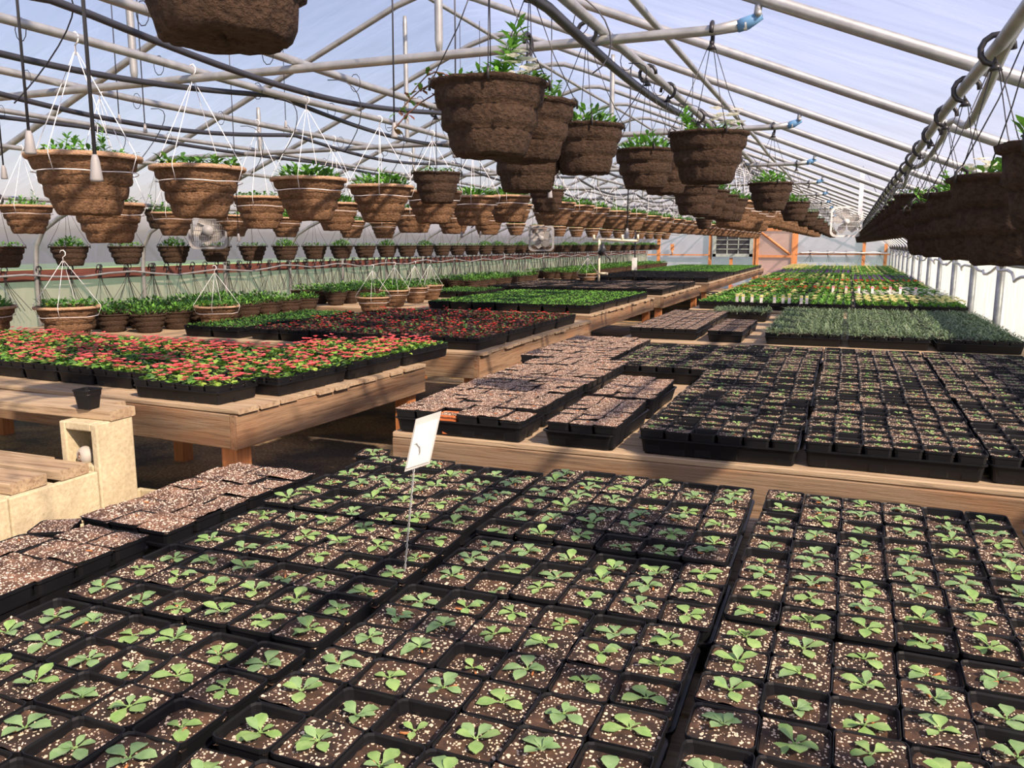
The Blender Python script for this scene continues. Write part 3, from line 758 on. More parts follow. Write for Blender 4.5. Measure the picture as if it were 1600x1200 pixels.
# ================================================================ TRAYS WITH MERGED CANOPIES
def tray_set(me_cells, me_leaf, x, y, z, rz, label, cat='plant tray', name='planted_tray', group=None, extra=()):
    r_ = ob(name, None, None, (x, y, z), rz, label=label, cat=cat, group=group)
    ob('tray_shell', TRAY, r_)
    o = ob('cell_pots', me_cells, r_, (0, 0, .004)); o['kind'] = 'stuff'
    if me_leaf: o = ob('foliage', me_leaf, r_); o['kind'] = 'stuff'
    for n_, m_ in extra: o = ob(n_, m_, r_); o['kind'] = 'stuff'
    return r_
def cells_mesh(m='soil', seed=0, nx=6, ny=3):
    g = MB(); r = random.Random(seed); px, py = .525 / nx, .262 / ny
    for i in range(nx):
        for j in range(ny):
            x, y = (i - (nx - 1) / 2) * px, (j - (ny - 1) / 2) * py; a, b_ = px * .49, py * .49; h = .082 + r.uniform(-.002, .002)
            q = .7
            o_ = [(x - a, y - b_, h), (x + a, y - b_, h), (x + a, y + b_, h), (x - a, y + b_, h)]
            lo = [(x - a * q, y - b_ * q, 0), (x + a * q, y - b_ * q, 0), (x + a * q, y + b_ * q, 0), (x - a * q, y + b_ * q, 0)]
            i1 = [(x - a * .93, y - b_ * .93, h), (x + a * .93, y - b_ * .93, h), (x + a * .93, y + b_ * .93, h), (x - a * .93, y + b_ * .93, h)]
            d_ = r.uniform(.001, .003) if m == 'soil_dry' else r.uniform(.003, .010); i2 = [(p[0], p[1], h - d_) for p in i1]
            f = []
            for k in range(4):
                l = (k + 1) % 4; f += [(4 + k, 4 + l, l, k), (k, l, 8 + l, 8 + k), (8 + k, 8 + l, 12 + l, 12 + k)]
            g.add(o_ + lo + i1 + i2, f, 0); g.add(i2, [(0, 1, 2, 3)], 1)
            for c in range(9):
                xx, yy = x + r.uniform(-.8, .8) * a, y + r.uniform(-.8, .8) * b_; s = .002; zz = i2[0][2] + .001
                g.add([(xx - s, yy, zz), (xx + s, yy, zz), (xx, yy + s, zz), (xx, yy, zz + s)], [(0, 1, 3), (1, 2, 3), (2, 0, 3)], 2)
    return g.mesh('cell_pots', ['blackpot', m, 'perlite'])
CELLS = [cells_mesh('soil', k) for k in range(2)]; CELLSD = [cells_mesh('soil_dry', k + 5) for k in range(2)]
def clump(g, x, y, z, r, n, L, W_, el, mi, droop=.3, seg=2, spread=.02, fan=1):
    for k in range(n):
        a = r.uniform(0, 6.283); e = r.uniform(*el); d = (math.cos(a) * math.cos(e), math.sin(a) * math.cos(e), math.sin(e))
        rr = spread * math.sqrt(r.random()); aa = r.uniform(0, 6.283)
        g.leaf((x + rr * math.cos(aa), y + rr * math.sin(aa), z + r.uniform(0, .3) * L), d, (0, 0, 1), L * r.uniform(.7, 1.2), W_ * r.uniform(.8, 1.2), r.choice(mi), droop * r.uniform(.5, 1.4), seg, .15)
def flower(g, x, y, z, r, s, mi, n=4):
    a0 = r.uniform(0, 6.28); tl = r.uniform(.2, .9)
    for k in range(n):
        a = a0 + 2 * PI * k / n; d = (math.cos(a) * math.cos(tl), math.sin(a) * math.cos(tl), math.sin(tl) * .6)
        g.leaf((x, y, z), d, (0, 0, 1), s * r.uniform(.85, 1.1), s * 1.0, mi, .1, 3, .1)
def canopy(seed, spec, mats, nx=6, ny=3):
    g = MB(); r = random.Random(seed * 17 + 3)
    for i in range(nx):
        for j in range(ny):
            x, y = (i - (nx - 1) / 2) * .525 / nx, (j - (ny - 1) / 2) * .262 / ny
            spec(g, x + r.uniform(-.006, .006), y + r.uniform(-.006, .006), .076, r)
    return g.mesh('foliage', mats)
silver = [canopy(k, lambda g, x, y, z, r: clump(g, x, y, z, r, 32, .052, .008, (.15, 1.2), (0, 0, 1), .45, 3, .055), ['leaf_silver', 'leaf_silver2']) for k in range(3)]
greens = [canopy(k + 9, lambda g, x, y, z, r: clump(g, x, y, z - .002, r, 7, .024, .018, (.2, 1.1), (0, 0, 1), .4, 2, .014), ['leaf_bright', 'leaf_green'], 12, 6) for k in range(3)]
herb = [canopy(k + 19, lambda g, x, y, z, r: clump(g, x, y, z, r, 22, .040, .012, (.1, 1.1), (0, 0, 1), .4, 2, .034), ['leaf_green', 'leaf_dark']) for k in range(3)]
dots = [canopy(k + 29, lambda g, x, y, z, r: clump(g, x, y, z - .006, r, 3, .016, .009, (.2, .9), (0,), .3, 2, .008), ['leaf_green'], 12, 6) for k in range(2)]
def bronze_spec(g, x, y, z, r):
    clump(g, x, y, z, r, 14, .026, .024, (.1, 1.2), (0, 0, 0, 1), .3, 2, .034)
    for k in range(r.choice((0, 0, 0, 1, 3))): flower(g, x + r.uniform(-.03, .03), y + r.uniform(-.03, .03), z + r.uniform(.02, .045), r, .015, 2, 4)
bronze = [canopy(k + 39, bronze_spec, ['leaf_red', 'leaf_dark', 'petal_red']) for k in range(4)]
def bloom_spec(fl, p, nleaf=16, L=.045, mats=None, h=.055, n=(1, 2, 3, 3), s=.028):
    def f(g, x, y, z, r):
        clump(g, x, y, z, r, nleaf, L, L * .42, (.3, 1.2), (0, 0, 1), .3, 2, .026)
        if r.random() < p:
            for k in range(r.choice(n)): flower(g, x + r.uniform(-.025, .025), y + r.uniform(-.025, .025), z + h * r.uniform(.8, 1.3), r, s, fl, 5)
    return f
LM = ['leaf_green', 'leaf_bright', 'petal_yellow', 'petal_white', 'petal_red', 'petal_purple', 'leaf_dark']
pansy = {
    'green': [canopy(k + 50, bloom_spec(2, .15), LM) for k in range(2)], 'yellow': [canopy(k + 52, bloom_spec(2, .95), LM) for k in range(2)],
    'white': [canopy(k + 54, bloom_spec(3, .9), LM) for k in range(2)], 'red': [canopy(k + 56, bloom_spec(4, .6, s=.020), LM) for k in range(2)],
    'purple': [canopy(k + 58, bloom_spec(5, .7, n=(1, 2), s=.022), LM) for k in range(2)]}

def tray_grid(x0, x1, y0, y1, z, fol, cells, along, desc, group, pitchL=.552, pitchW=.275, rot=0, origin=None, skip=None, cat='plant tray', extra=(), far=False):
    """trays whose long side lies along x ('x') or along y ('y')"""
    dx, dy = (pitchL, pitchW) if along == 'x' else (pitchW, pitchL)
    nx = int((x1 - x0 + .03) / dx); ny = int((y1 - y0 + .03) / dy); out = []
    for j in range(ny):
        for i in range(nx):
            x = x1 - dx * (i + .5); y = y0 + dy * (j + .5)
            if skip and skip(i, j, x, y): continue
            x += R.uniform(-.004, .004); y += R.uniform(-.004, .004)
            if rot:
                ox, oy = origin; X = ox + (x - ox) * math.cos(rot) - (y - oy) * math.sin(rot); y = oy + (x - ox) * math.sin(rot) + (y - oy) * math.cos(rot); x = X
            fm = R.choice(fol(i, j, x, y) if callable(fol) else fol) if fol else None
            rz = (0 if along == 'x' else PI / 2) + rot + R.uniform(-.008, .008) + R.choice((0, PI))
            if far: out.append((x, y, z, rz, fm, R.choice(cells))); continue
            out.append(tray_set(R.choice(cells), fm, x, y, z, rz, 'tray of %s, %s from the aisle in %s row' % (desc, nth(i + 1), nth(j + 1)) if x < -2 else 'tray of %s, %s from the right in %s row' % (desc, nth(i + 1), nth(j + 1)), group=group, cat=cat, extra=extra))
    if far:
        mes = [TRAY]; pl = []
        for x, y, z, rz, fm, cm in out:
            for q_ in (fm, cm):
                if q_ and q_ not in mes: mes.append(q_)
            pl.append((0, x, y, z, rz, 1)); pl.append((mes.index(cm), x, y, z + .004, rz, 1))
            if fm: pl.append((mes.index(fm), x, y, z, rz, 1))
        merge(mes, pl, 'planted_trays', 'far rows of trays of ' + desc, 'plant trays', group=group)
    return out
BZ = BT + .002
# bench two: bronze begonias, with leafy herbs to their left
tray_grid(-4.25, -2.27, 5.08, 7.6, BZ, bronze, CELLS, 'y', 'bronze leaved begonias with red flowers', 'bronze begonia trays on the second bench')
tray_grid(-4.84, -4.28, 5.08, 7.0, BZ, herb, CELLS, 'y', 'low dark green leafy seedlings', 'green seedling trays on the second bench')
# bench three: bright green
tray_grid(-4.55, -2.45, 8.35, 11.3, BZ, greens, CELLS, 'y', 'bright green seedlings', 'bright green seedling trays on the third bench')
tray_grid(-5.4, -4.6, 10.15, 11.3, BZ, herb, CELLS, 'y', 'mid green bedding plants', 'green bedding trays on the third bench')
tray_grid(-5.2, -2.40, 11.8, 14.85, BZ, lambda i, j, x, y: dots, CELLS + CELLSD, 'y', 'black cells with tiny sprouts', 'sprouting trays on the fourth bench')
tray_grid(-5.0, -2.42, 16.1, 20.0, BZ, dots + [None] if 0 else dots, CELLS, 'y', 'black cells with sparse sprouts', 'sprouting trays on the farthest bench', far=True)
tray_grid(-5.0, -2.42, 20.1, 27.0, BZ, greens, CELLS, 'y', 'pale green seedlings near the end wall', 'pale green seedling trays near the end wall', far=True)
# right, second bench
RZ_ = RT + .002
tray_grid(-.62, 1.15, 6.33, 9.0, RZ_, silver, CELLS, 'x', 'silvery green lance leaved plants', 'silvery green trays on the second right bench', pitchL=.566)
tray_grid(-1.60, -1.02, 6.38, 8.4, RZ_, None, CELLSD, 'x', 'bare soil left of silvery plants', 'bare soil trays on the second right bench')
tray_grid(-.98, -.68, 6.33, 7.5, RZ_, None, CELLSD, 'y', 'bare soil lying lengthwise', 'bare soil trays on the second right bench')
tray_grid(-1.25, -.66, 8.2, 8.9, RZ_, silver, CELLS, 'x', 'silvery plants behind the bare soil', 'silvery green trays on the second right bench')
# far right bench: bands of colour
def band(y0, y1, left, right, desc, g, split=-.1, x0=-1.60):
    tray_grid(x0, 1.20, y0, y1, RZ_, (lambda i, j, x, y: pansy[left] if x < split else pansy[right]), CELLS, 'x', desc, g, far=y0 > 12.5)
band(9.62, 10.8, 'green', 'yellow', 'pansies with pale yellow and white blooms', 'pale yellow pansy trays')
band(10.85, 11.7, 'green', 'white', 'pansies with white blooms', 'white pansy trays', .3)
band(12.1, 12.7, 'red', 'white', 'red flowering bedding plants', 'red bedding trays', .4)
band(12.75, 14.2, 'green', 'green', 'green bedding plants', 'green bedding trays on the far right bench')
band(14.8, 15.4, 'red', 'red', 'coral flowering bedding plants farther back', 'coral bedding trays')
band(15.5, 18.2, 'green', 'purple', 'purple flowering bedding plants', 'purple bedding trays')
band(18.8, 21.5, 'purple', 'green', 'green and purple bedding plants', 'distant mixed bedding trays')
band(22.1, 27.0, 'yellow', 'green', 'green plants near the end wall', 'distant green bedding trays', -.9)

# ================================================================ NEAREST LEFT BENCH: coral begonias, pot by pot
def begonia(seed):
    g = MB(); r = random.Random(seed + 300)
    clump(g, 0, 0, 0, r, 20, .034, .030, (.1, 1.1), (0, 0, 1, 1, 2) if seed % 4 else (0, 2, 2), .3, 3, .030)
    leaf = g.mesh('leaves', ['leaf_begonia', 'leaf_bright', 'leaf_dark'])
    g = MB()
    for k in range((2, 0, 4, 1, 0, 6, 2, 3)[seed % 8]): flower(g, r.uniform(-.03, .03), r.uniform(-.03, .03), r.uniform(.025, .05), r, .020, 0, 4)
    return leaf, (g.mesh('flowers', ['petal_pink']) if g.v else None)
BEG = [begonia(k) for k in range(8)]
bp_ = []
for i, (lf, fl) in enumerate(BEG):
    bp_.append(pot_thing('begonia_pot', 'x', 'plant pot', CS[i % 4], lf, .070, extra=([('flowers', fl)] if fl else []), plant_name='leaves'))
ox, oy = -2.44, 2.85; ra = math.radians(-3.2)
def B1(x, y): return ox + (x - ox) * math.cos(ra) - (y - oy) * math.sin(ra), oy + (x - ox) * math.sin(ra) + (y - oy) * math.cos(ra)
bl = []
def beg_tray(x, y, along, nm):
    X, Y = B1(x, y); rz = ra + (0 if along == 'x' else PI / 2) + R.uniform(-.006, .006)
    tray(X, Y, BZ, 'black tray of coral begonias, ' + nm, rz, group='black trays on the nearest left bench')
    for cx in range(6):
        for cy in range(3):
            lx, ly = (cx - 2.5) * PX, (1 - cy) * PY
            bl.append((X + lx * math.cos(rz) - ly * math.sin(rz), Y + lx * math.sin(rz) + ly * math.cos(rz), cx, cy, nm))
beg_tray(-2.83, 2.85 + .16, 'x', 'front corner tray')
for j in range(3):
    for i in range(12):
        y = 3.17 + .27 + .548 * j if i < 2 else 3.02 + .27 + .548 * j
        if j == 2 and i > 2: continue
        beg_tray(-2.60 - .273 * i, y, 'y', '%s from the aisle in %s row' % (nth(i + 1), ('front', 'second', 'third')[j]))
bl.sort(key=lambda a: .37 * -a[0] + .93 * a[1])
for X, Y, cx, cy, nm in bl[:300]:
    copy_tree(R.choice(bp_), (X, Y, BZ + .004 + R.uniform(-.002, .002)), ra + R.choice((0, PI / 2, PI, -PI / 2)), scale=(1, 1, R.uniform(.97, 1.03)),
              label='begonia pot, %s cell, %s row, tray %s, nearest left bench' % (nth(cx + 1), rown[cy], nm.replace('from the aisle in', 'from aisle,')), group='coral begonias on the nearest left bench')
pl = []
for X, Y, *_ in bl[300:]:
    pl.append((0, X, Y, BZ + .004, ra, 1)); k = R.randrange(8); a = R.uniform(0, 6.28); pl.append((1 + k, X, Y, BZ + .074, a, 1))
    if BEG[k][1]: pl.append((9 + k, X, Y, BZ + .074, a, 1))
if pl: merge([POT] + [b_[0] for b_ in BEG] + [(b_[1] or BEG[0][1]) for b_ in BEG], pl, 'begonia_pots', 'rear rows of coral begonias on the nearest left bench', 'plant pots', group='coral begonias on the nearest left bench')
# the empty pot on the plank
ep = ob('empty_pot', None, None, (-3.02, 2.60, H - .70), .15, label='single empty black square pot standing on the plank end above the blocks', cat='plant pot')
ob('pot', POT, ep); ob('soil', CS[1], ep, (0, 0, .066))
retire(protos + small + bare + sp + [op] + bp_)

# ================================================================ CONCRETE BLOCKS AND LOW PLANKS
def block(x0, y0, z0, lx, ly, lz, face, label, lip=.03):
    """hollow block; `face` is the open side ('-y' or 'z'); two cores along its length"""
    root = ob('concrete_block', None, None, (x0 + lx / 2, y0 + ly / 2, z0), label=label, cat='block')
    g = MB(); X, Y, Z = lx / 2, ly / 2, lz
    if face == '-y':      # standing block, cores open towards -y, stacked
        g.box(-X, -Y, 0, -X + lip, Y, Z); g.box(X - lip, -Y, 0, X, Y, Z)
        g.box(-X + lip, -Y, 0, X - lip, Y, lip); g.box(-X + lip, -Y, Z - lip, X - lip, Y, Z); g.box(-X + lip, -Y, Z / 2 - lip / 2, X - lip, Y, Z / 2 + lip / 2)
        g.box(-X + lip, Y - .02, lip, X - lip, Y - .004, Z - lip)
    else:
        g.box(-X, -Y, 0, -X + lip, Y, Z); g.box(X - lip, -Y, 0, X, Y, Z)
        for yy_ in (-Y, -lip / 2, Y - lip): g.box(-X + lip, yy_, 0, X - lip, yy_ + lip, Z)
    me = g.mesh('block_body', ['concrete'])
    o = ob('block_body', me, root); bv = o.modifiers.new('bevel', 'BEVEL'); bv.width = .006; bv.segments = 2
    return root
bx = -3.105
block(bx, 2.515, H - 1.147, .215, .195, .400, '-y', 'tall standing hollow concrete block with a stone in its upper hole', .035)
block(bx + .01, 2.515, H - 1.147 - .205, .2, .40, .2, 'z', 'concrete block lying hidden under the tall standing block')
block(bx - .005, 2.105, H - 1.147, .215, .405, .197, 'z', 'concrete block lying lengthwise under the two low plank ends')
block(bx - .005, 1.695, H - 1.147, .215, .405, .197, 'z', 'nearest low concrete block at the left picture edge')
for i, y in enumerate((1.695, 2.105)): block(bx - .002, y, H - 1.147 - .2, .21, .405, .197, 'z', ('lower concrete block under the nearest low block', 'lower concrete block under the lengthwise middle block')[i])
for i, y in enumerate((1.70, 2.11, 2.52)): block(bx, y, 0, .205, .40, .168, 'z', ('ground concrete block, nearest of the three', 'ground concrete block, middle of the three', 'ground concrete block, farthest of the three')[i])
# stone
g = MB(); pr = []
for k in range(13): a = -PI / 2 + PI * k / 12; pr.append((.036 * math.cos(a) + .0002, .042 * math.sin(a)))
g.lathe(pr, 20, 0, .003, 4)
g.tube([(-.004, -.036, .022), (.001, -.039, .008), (-.003, -.039, -.006), (.004, -.036, -.02)], .004, 6, 1)
ob('stone', g.mesh('stone', ['stone', 'soil_dry']), None, (-3.005, 2.55, H - .90), .1, scale=(1, .9, 1.0), label='round grey stone with a slit, resting in the block hole', cat='stone')
# planks
def plank_thing(x0, y0, z0, x1, y1, z1, label, m='plankX', rz=0):
    cx, cy, cz = (x0 + x1) / 2, (y0 + y1) / 2, (z0 + z1) / 2
    o = board('plank', x0, y0, z0, x1, y1, z1, m, None); o['label'] = label; o['category'] = 'plank'
    if rz: o.rotation_euler = (0, 0, rz)
    return o
plank_thing(-5.9, 2.565, H - .745, -2.885, 2.705, H - .702, 'rust stained thick plank end resting on the tall concrete block', rz=.012)
plank_thing(-5.9, 2.715, H - .745, -3.02, 2.80, H - .704, 'thin grey plank behind the thick one, meeting the nearest left bench')
plank_thing(-5.9, 2.29, H - .948, -2.905, 2.43, H - .905, 'low plank with brown stained end, farther of the three low planks', rz=.03)
plank_thing(-5.9, 2.44, H - .948, -3.13, 2.50, H - .905, 'pale low plank set back against the tall block')
plank_thing(-5.9, 2.08, H - .948, -2.925, 2.245, H - .902, 'nearest low plank, grey brown with a square end', rz=.035)
plank_thing(-5.9, 2.86, H - 1.06, -3.3, 2.90, H - .93, 'dark wet board under the upper plank', m='darkboard') if False else None

# ================================================================ HANGING BASKETS
def tiers(Rr, h, rb, n, step, lipw=.007, lip_h=.010):
    """stepped profile, bottom to rim"""
    p = [(.0005, .004), (rb * .6, .002), (rb - .006, .0), (rb, .006)]
    for k in range(n):
        z0 = .006 + (h - lip_h - .006) * k / n; z1 = .006 + (h - lip_h - .006) * (k + 1) / n
        r0 = rb + (Rr - lipw - rb) * k / n + (step if k else 0); r1 = rb + (Rr - lipw - rb) * (k + 1) / n - (step * .2)
        if k: p.append((r0 - step * 1.4, z0 - .001)); p.append((r0, z0 + .007))
        for q in (.35, .7, .96): p.append((r0 + (r1 - r0) * q + .002 * math.sin(q * PI), z0 + (z1 - z0) * q))
    return p
def basket_mesh(Rr, h, rb, n, step, m, seed, seg=72, jit=.0055, rim=True):
    g = MB(); p = tiers(Rr, h, rb, n, step)
    if rim: p += [(Rr, h - .009), (Rr + .001, h - .001), (Rr - .006, h), (Rr - .014, h - .006)]
    else: p += [(Rr - .010, h - .004), (Rr - .016, h - .006)]
    p += [(Rr - .020, h - .035)]
    g.lathe(p, seg, 0, jit, seed, closed_bottom=False)
    return g.mesh('basket', [m])
DR, DH, DB = .1325, .163, .084
dark_me = [basket_mesh(DR, DH, DB, 3, .0085, 'fibre_dark', k) for k in range(4)]
far_me = [basket_mesh(DR, DH * .86, DB, 3, .008, 'fibre_dark', k + 8, 28, .003) for k in range(2)]
TR_, TH_, TB_ = .198, .215, .106
tan_me = [basket_mesh(TR_ - .012, TH_, TB_, 4, .0095, 'fibre_tan', k + 20, 72, .0065, rim=False) for k in range(4)]
def rim_mesh(Rr, h, seed):
    g = MB(); g.lathe([(Rr - .028, h - .016), (Rr - .004, h - .019), (Rr, h - .013), (Rr - .001, h - .003), (Rr - .010, h), (Rr - .022, h - .004), (Rr - .026, h - .02)], 56, 0, .0025, seed)
    return g.mesh('rim', ['rim_tan'])
rim_me = [rim_mesh(TR_, TH_, k) for k in range(2)]
def disc_soil(Rr, z, name='soil', m='soil'):
    g = MB(); vs = [(0, 0, z + .004)]; n = 20
    for r_ in (.5, 1): vs += [(Rr * r_ * math.cos(2 * PI * k / n), Rr * r_ * math.sin(2 * PI * k / n), z + .004 * R.random()) for k in range(n)]
    fs = [(0, 1 + k, 1 + (k + 1) % n) for k in range(n)] + [(1 + k, 1 + n + k, 1 + n + (k + 1) % n, 1 + (k + 1) % n) for k in range(n)]
    g.add(vs, fs, 0, True); return g.mesh(name, [m])
dsoil = disc_soil(DR - .017, DH - .024); tsoil = disc_soil(TR_ - .024, TH_ - .026); fsoil = disc_soil(DR - .017, DH * .86 - .024)

def plant_mesh(kind, Rr, z, seed):
    q5 = max(1, Rr / .125); g = MB(); r = random.Random(seed * 13 + 1); mats = ['leaf_green', 'leaf_bright', 'leaf_dark', 'petal_white', 'leaf_yellow', 'leaf_purple']
    def stem(x, y, lean, ht, L, W_, mi, nl=8, dirn=None):
        a = r.uniform(0, 6.28) if dirn is None else dirn
        top = (x + lean * math.cos(a), y + lean * math.sin(a), z + ht); g.tube([(x, y, z - .01), ((x + top[0]) / 2, (y + top[1]) / 2, z + ht * .55), top], .0016, 4, 0, cap=False)
        for k in range(nl):
            t = .25 + .75 * k / nl; px_, py_, pz_ = x + (top[0] - x) * t, y + (top[1] - y) * t, z + ht * t
            for s in (0, 1):
                b_ = r.uniform(0, 6.28); e = r.uniform(.2, .9) if t < .9 else 1.0
                g.leaf((px_, py_, pz_), (math.cos(b_) * math.cos(e), math.sin(b_) * math.cos(e), math.sin(e)), (0, 0, 1), L * r.uniform(.7, 1.1), W_, mi if r.random() > .2 else 1, .25, 3)
    if kind == 'mound':
        for k in range(280):
            a = r.uniform(0, 6.28); q = math.sqrt(r.random()) * .86; x, y = Rr * q * math.cos(a), Rr * q * math.sin(a); e = r.uniform(.2, 1.3); hz = .075 * (1 - q * q) + .008
            b_ = a + r.uniform(-1, 1); g.leaf((x, y, z + hz * r.random()), (math.cos(b_) * math.cos(e), math.sin(b_) * math.cos(e), math.sin(e)), (0, 0, 1), r.uniform(.022, .042) * q5, r.uniform(.010, .018) * q5, r.choice((0, 1, 1, 1, 2)), .3, 3)
    elif kind == 'lush':
        for k in range(130):
            a = r.uniform(0, 6.28); q = math.sqrt(r.random()) * 1.02; x, y = Rr * q * math.cos(a), Rr * q * math.sin(a); e = r.uniform(.2, 1.3); b_ = a + r.uniform(-1, 1)
            g.leaf((x, y, z + .012 + (.035 + .03 * (1 - q * q)) * r.random()), (math.cos(b_) * math.cos(e), math.sin(b_) * math.cos(e), math.sin(e)), (0, 0, 1), r.uniform(.03, .05), r.uniform(.014, .022), r.choice((0, 0, 1, 2)), .3, 2)
    elif kind == 'low':
        for k in range(150):
            a = r.uniform(0, 6.28); q = math.sqrt(r.random()) * .95; x, y = Rr * q * math.cos(a), Rr * q * math.sin(a); e = r.uniform(.1, 1.0); b_ = r.uniform(0, 6.28)
            g.leaf((x, y, z + .004 + .034 * r.random()), (math.cos(b_) * math.cos(e), math.sin(b_) * math.cos(e), math.sin(e)), (0, 0, 1), r.uniform(.018, .034) * q5, r.uniform(.009, .015) * q5, r.choice((0, 2, 1, 0)), .3, 3)
    elif kind == 'shoots':
        for k in range(7): a = r.uniform(0, 6.28); q = r.uniform(.2, .8) * Rr; stem(q * math.cos(a), q * math.sin(a), .02, r.uniform(.05, .085), .034, .012, r.choice((0, 1)), 8)
        stem(-.3 * Rr, .1, .03, .13, .036, .011, 0, 10, 0.3)
        for k in range(120):
            a = r.uniform(0, 6.28); q = math.sqrt(r.random()) * .95; b_ = r.uniform(0, 6.28); e = r.uniform(.2, 1)
            g.leaf((Rr * q * math.cos(a), Rr * q * math.sin(a), z + .03 * r.random()), (math.cos(b_) * math.cos(e), math.sin(b_) * math.cos(e), math.sin(e)), (0, 0, 1), .030 * q5, .012 * q5, r.choice((0, 1)), .3, 3)
    elif kind == 'yellow':
        for k in range(170):
            a = r.uniform(0, 6.28); q = math.sqrt(r.random()) * .95; b_ = r.uniform(0, 6.28); e = r.uniform(.2, 1.1)
            g.leaf((Rr * q * math.cos(a), Rr * q * math.sin(a), z + .004 + .04 * r.random()), (math.cos(b_) * math.cos(e), math.sin(b_) * math.cos(e), math.sin(e)), (0, 0, 1), r.uniform(.024, .04) * q5, .015 * q5, r.choice((0, 0, 1, 2)), .3, 3)
        for k in range(12):
            b_ = r.uniform(0, 6.28); e = r.uniform(.3, 1.2); g.leaf((-.02 - .2 * Rr, -.5 * Rr, z + .012), (math.cos(b_) * math.cos(e), math.sin(b_) * math.cos(e), math.sin(e)), (0, 0, 1), .044, .030, 4, .3, 3)
        for k in range(4): a = r.uniform(2, 4); stem(.6 * Rr * math.cos(a), .6 * Rr * math.sin(a), .03, .06, .03, .011, 0, 6)
    elif kind == 'white':
        for k in range(60):
            a = r.uniform(0, 6.28); q = math.sqrt(r.random()) * .95; b_ = r.uniform(0, 6.28); e = r.uniform(.3, 1.2)
            g.leaf((Rr * q * math.cos(a), Rr * q * math.sin(a), z + .015 * r.random()), (math.cos(b_) * math.cos(e), math.sin(b_) * math.cos(e), math.sin(e)), (0, 0, 1), r.uniform(.024, .04), .012, r.choice((0, 1)), .3, 3)
        for k in range(5): stem(-.01 * k, .05, .03, r.uniform(.06, .10), .036, .010, 1, 9, 1.8)
        for k in range(4): stem(.06, .02 * k - .05, .03, r.uniform(.04, .08), .024, .011, 0, 6, .2)
        for k in range(16): flower(g, r.uniform(-.05, .05), -.06 + r.uniform(-.045, .05), z + r.uniform(.045, .10), r, .023, 3, 5); g.leaf((g.v[-1][0], g.v[-1][1], z + .03), (r.uniform(-1, 1), r.uniform(-1, 1), .6), (0, 0, 1), .03, .012, 1, .3, 3)
    elif kind == 'trail':      # the big centre basket: tall shoots, reddish trailing stems
        for k in range(110):
            a = r.uniform(0, 6.28); q = math.sqrt(r.random()) * .9; b_ = r.uniform(0, 6.28); e = r.uniform(.3, 1.2)
            g.leaf((Rr * q * math.cos(a), Rr * q * math.sin(a), z + .03 * r.random()), (math.cos(b_) * math.cos(e), math.sin(b_) * math.cos(e), math.sin(e)), (0, 0, 1), r.uniform(.022, .036), .010, r.choice((0, 1, 1)), .3, 3)
        for k in range(12): a = r.uniform(0, 6.28); q = r.uniform(0, .6) * Rr; stem(q * math.cos(a), q * math.sin(a), .015, r.uniform(.03, .05), .034, .010, r.choice((0, 1)), 6)
        for k in range(3): stem(.015 + .012 * k, -.02 * k, .065, .10 + .012 * k, .040, .012, r.choice((0, 1)), 13, -.2)
        for k in range(10): flower(g, .07 + r.uniform(-.02, .03), r.uniform(-.05, .02), z + r.uniform(.045, .085), r, .021, 3, 5)
        for k in range(4): stem(.10, -.02 + .02 * k, .03, .03, .022, .011, 0, 5, .3)
        for s in range(3):
            ang = PI + (-.05, .18, .32)[s]; pts = []
            for k in range(7): t = k / 6; pts.append(((-.05 - .155 * t) * (1 if s else .9), -.05 + .03 * s - .05 * t * s, z + .028 * math.sin(t * PI) * (1.6 - s * .5) - .04 * t * t * s))
            g.tube(pts, .0016, 4, 5, cap=False)
            for k, p in enumerate(pts[2:]):
                for q in range(4): b_ = r.uniform(0, 6.28); e = r.uniform(-.5, .9); g.leaf(p, (math.cos(b_) * math.cos(e), math.sin(b_) * math.cos(e), math.sin(e)), (0, 0, 1), r.uniform(.018, .034), .011, r.choice((5, 5, 0)), .3, 3)
    return g.mesh('plants', mats)
def hanger_black(zr, Rr, top, n=4):
    """wires and rim clips, and the hook with its paddle"""
    g = MB()
    for k in range(n):
        a = 2 * PI * k / n + .5; x, y = (Rr - .004) * math.cos(a), (Rr - .004) * math.sin(a); c, s = math.cos(a), math.sin(a)
        g.tube([(x, y, zr + .012), (x * .55, y * .55, zr + .012 + (top - zr) * .42), (.014 * c, .014 * s, top)], .0014, 5)
        g.tube([(x - .012 * c, y - .012 * s, zr - .012), (x - .012 * c, y - .012 * s, zr + .006), (x, y, zr + .014), (x + .009 * c, y + .009 * s, zr + .004), (x + .009 * c, y + .009 * s, zr - .016)], .0032, 6)
    g2 = MB(); g2.tube([(0, 0, top - .004), (0, 0, top + .012)], .010, 8, radii=[.017, .007])
    g2.tube([(0, 0, top + .01), (.003, 0, top + .022)] + [(.035 * math.cos(t) , 0, top + .044 + .035 * math.sin(t)) for t in [math.radians(d) for d in (-80, -50, -20, 10, 40, 70, 100, 130, 160, 185)]], .0075, 7)
    return g.mesh('hanger_wires', ['wire_black']), g2.mesh('hook', ['wire_black'])
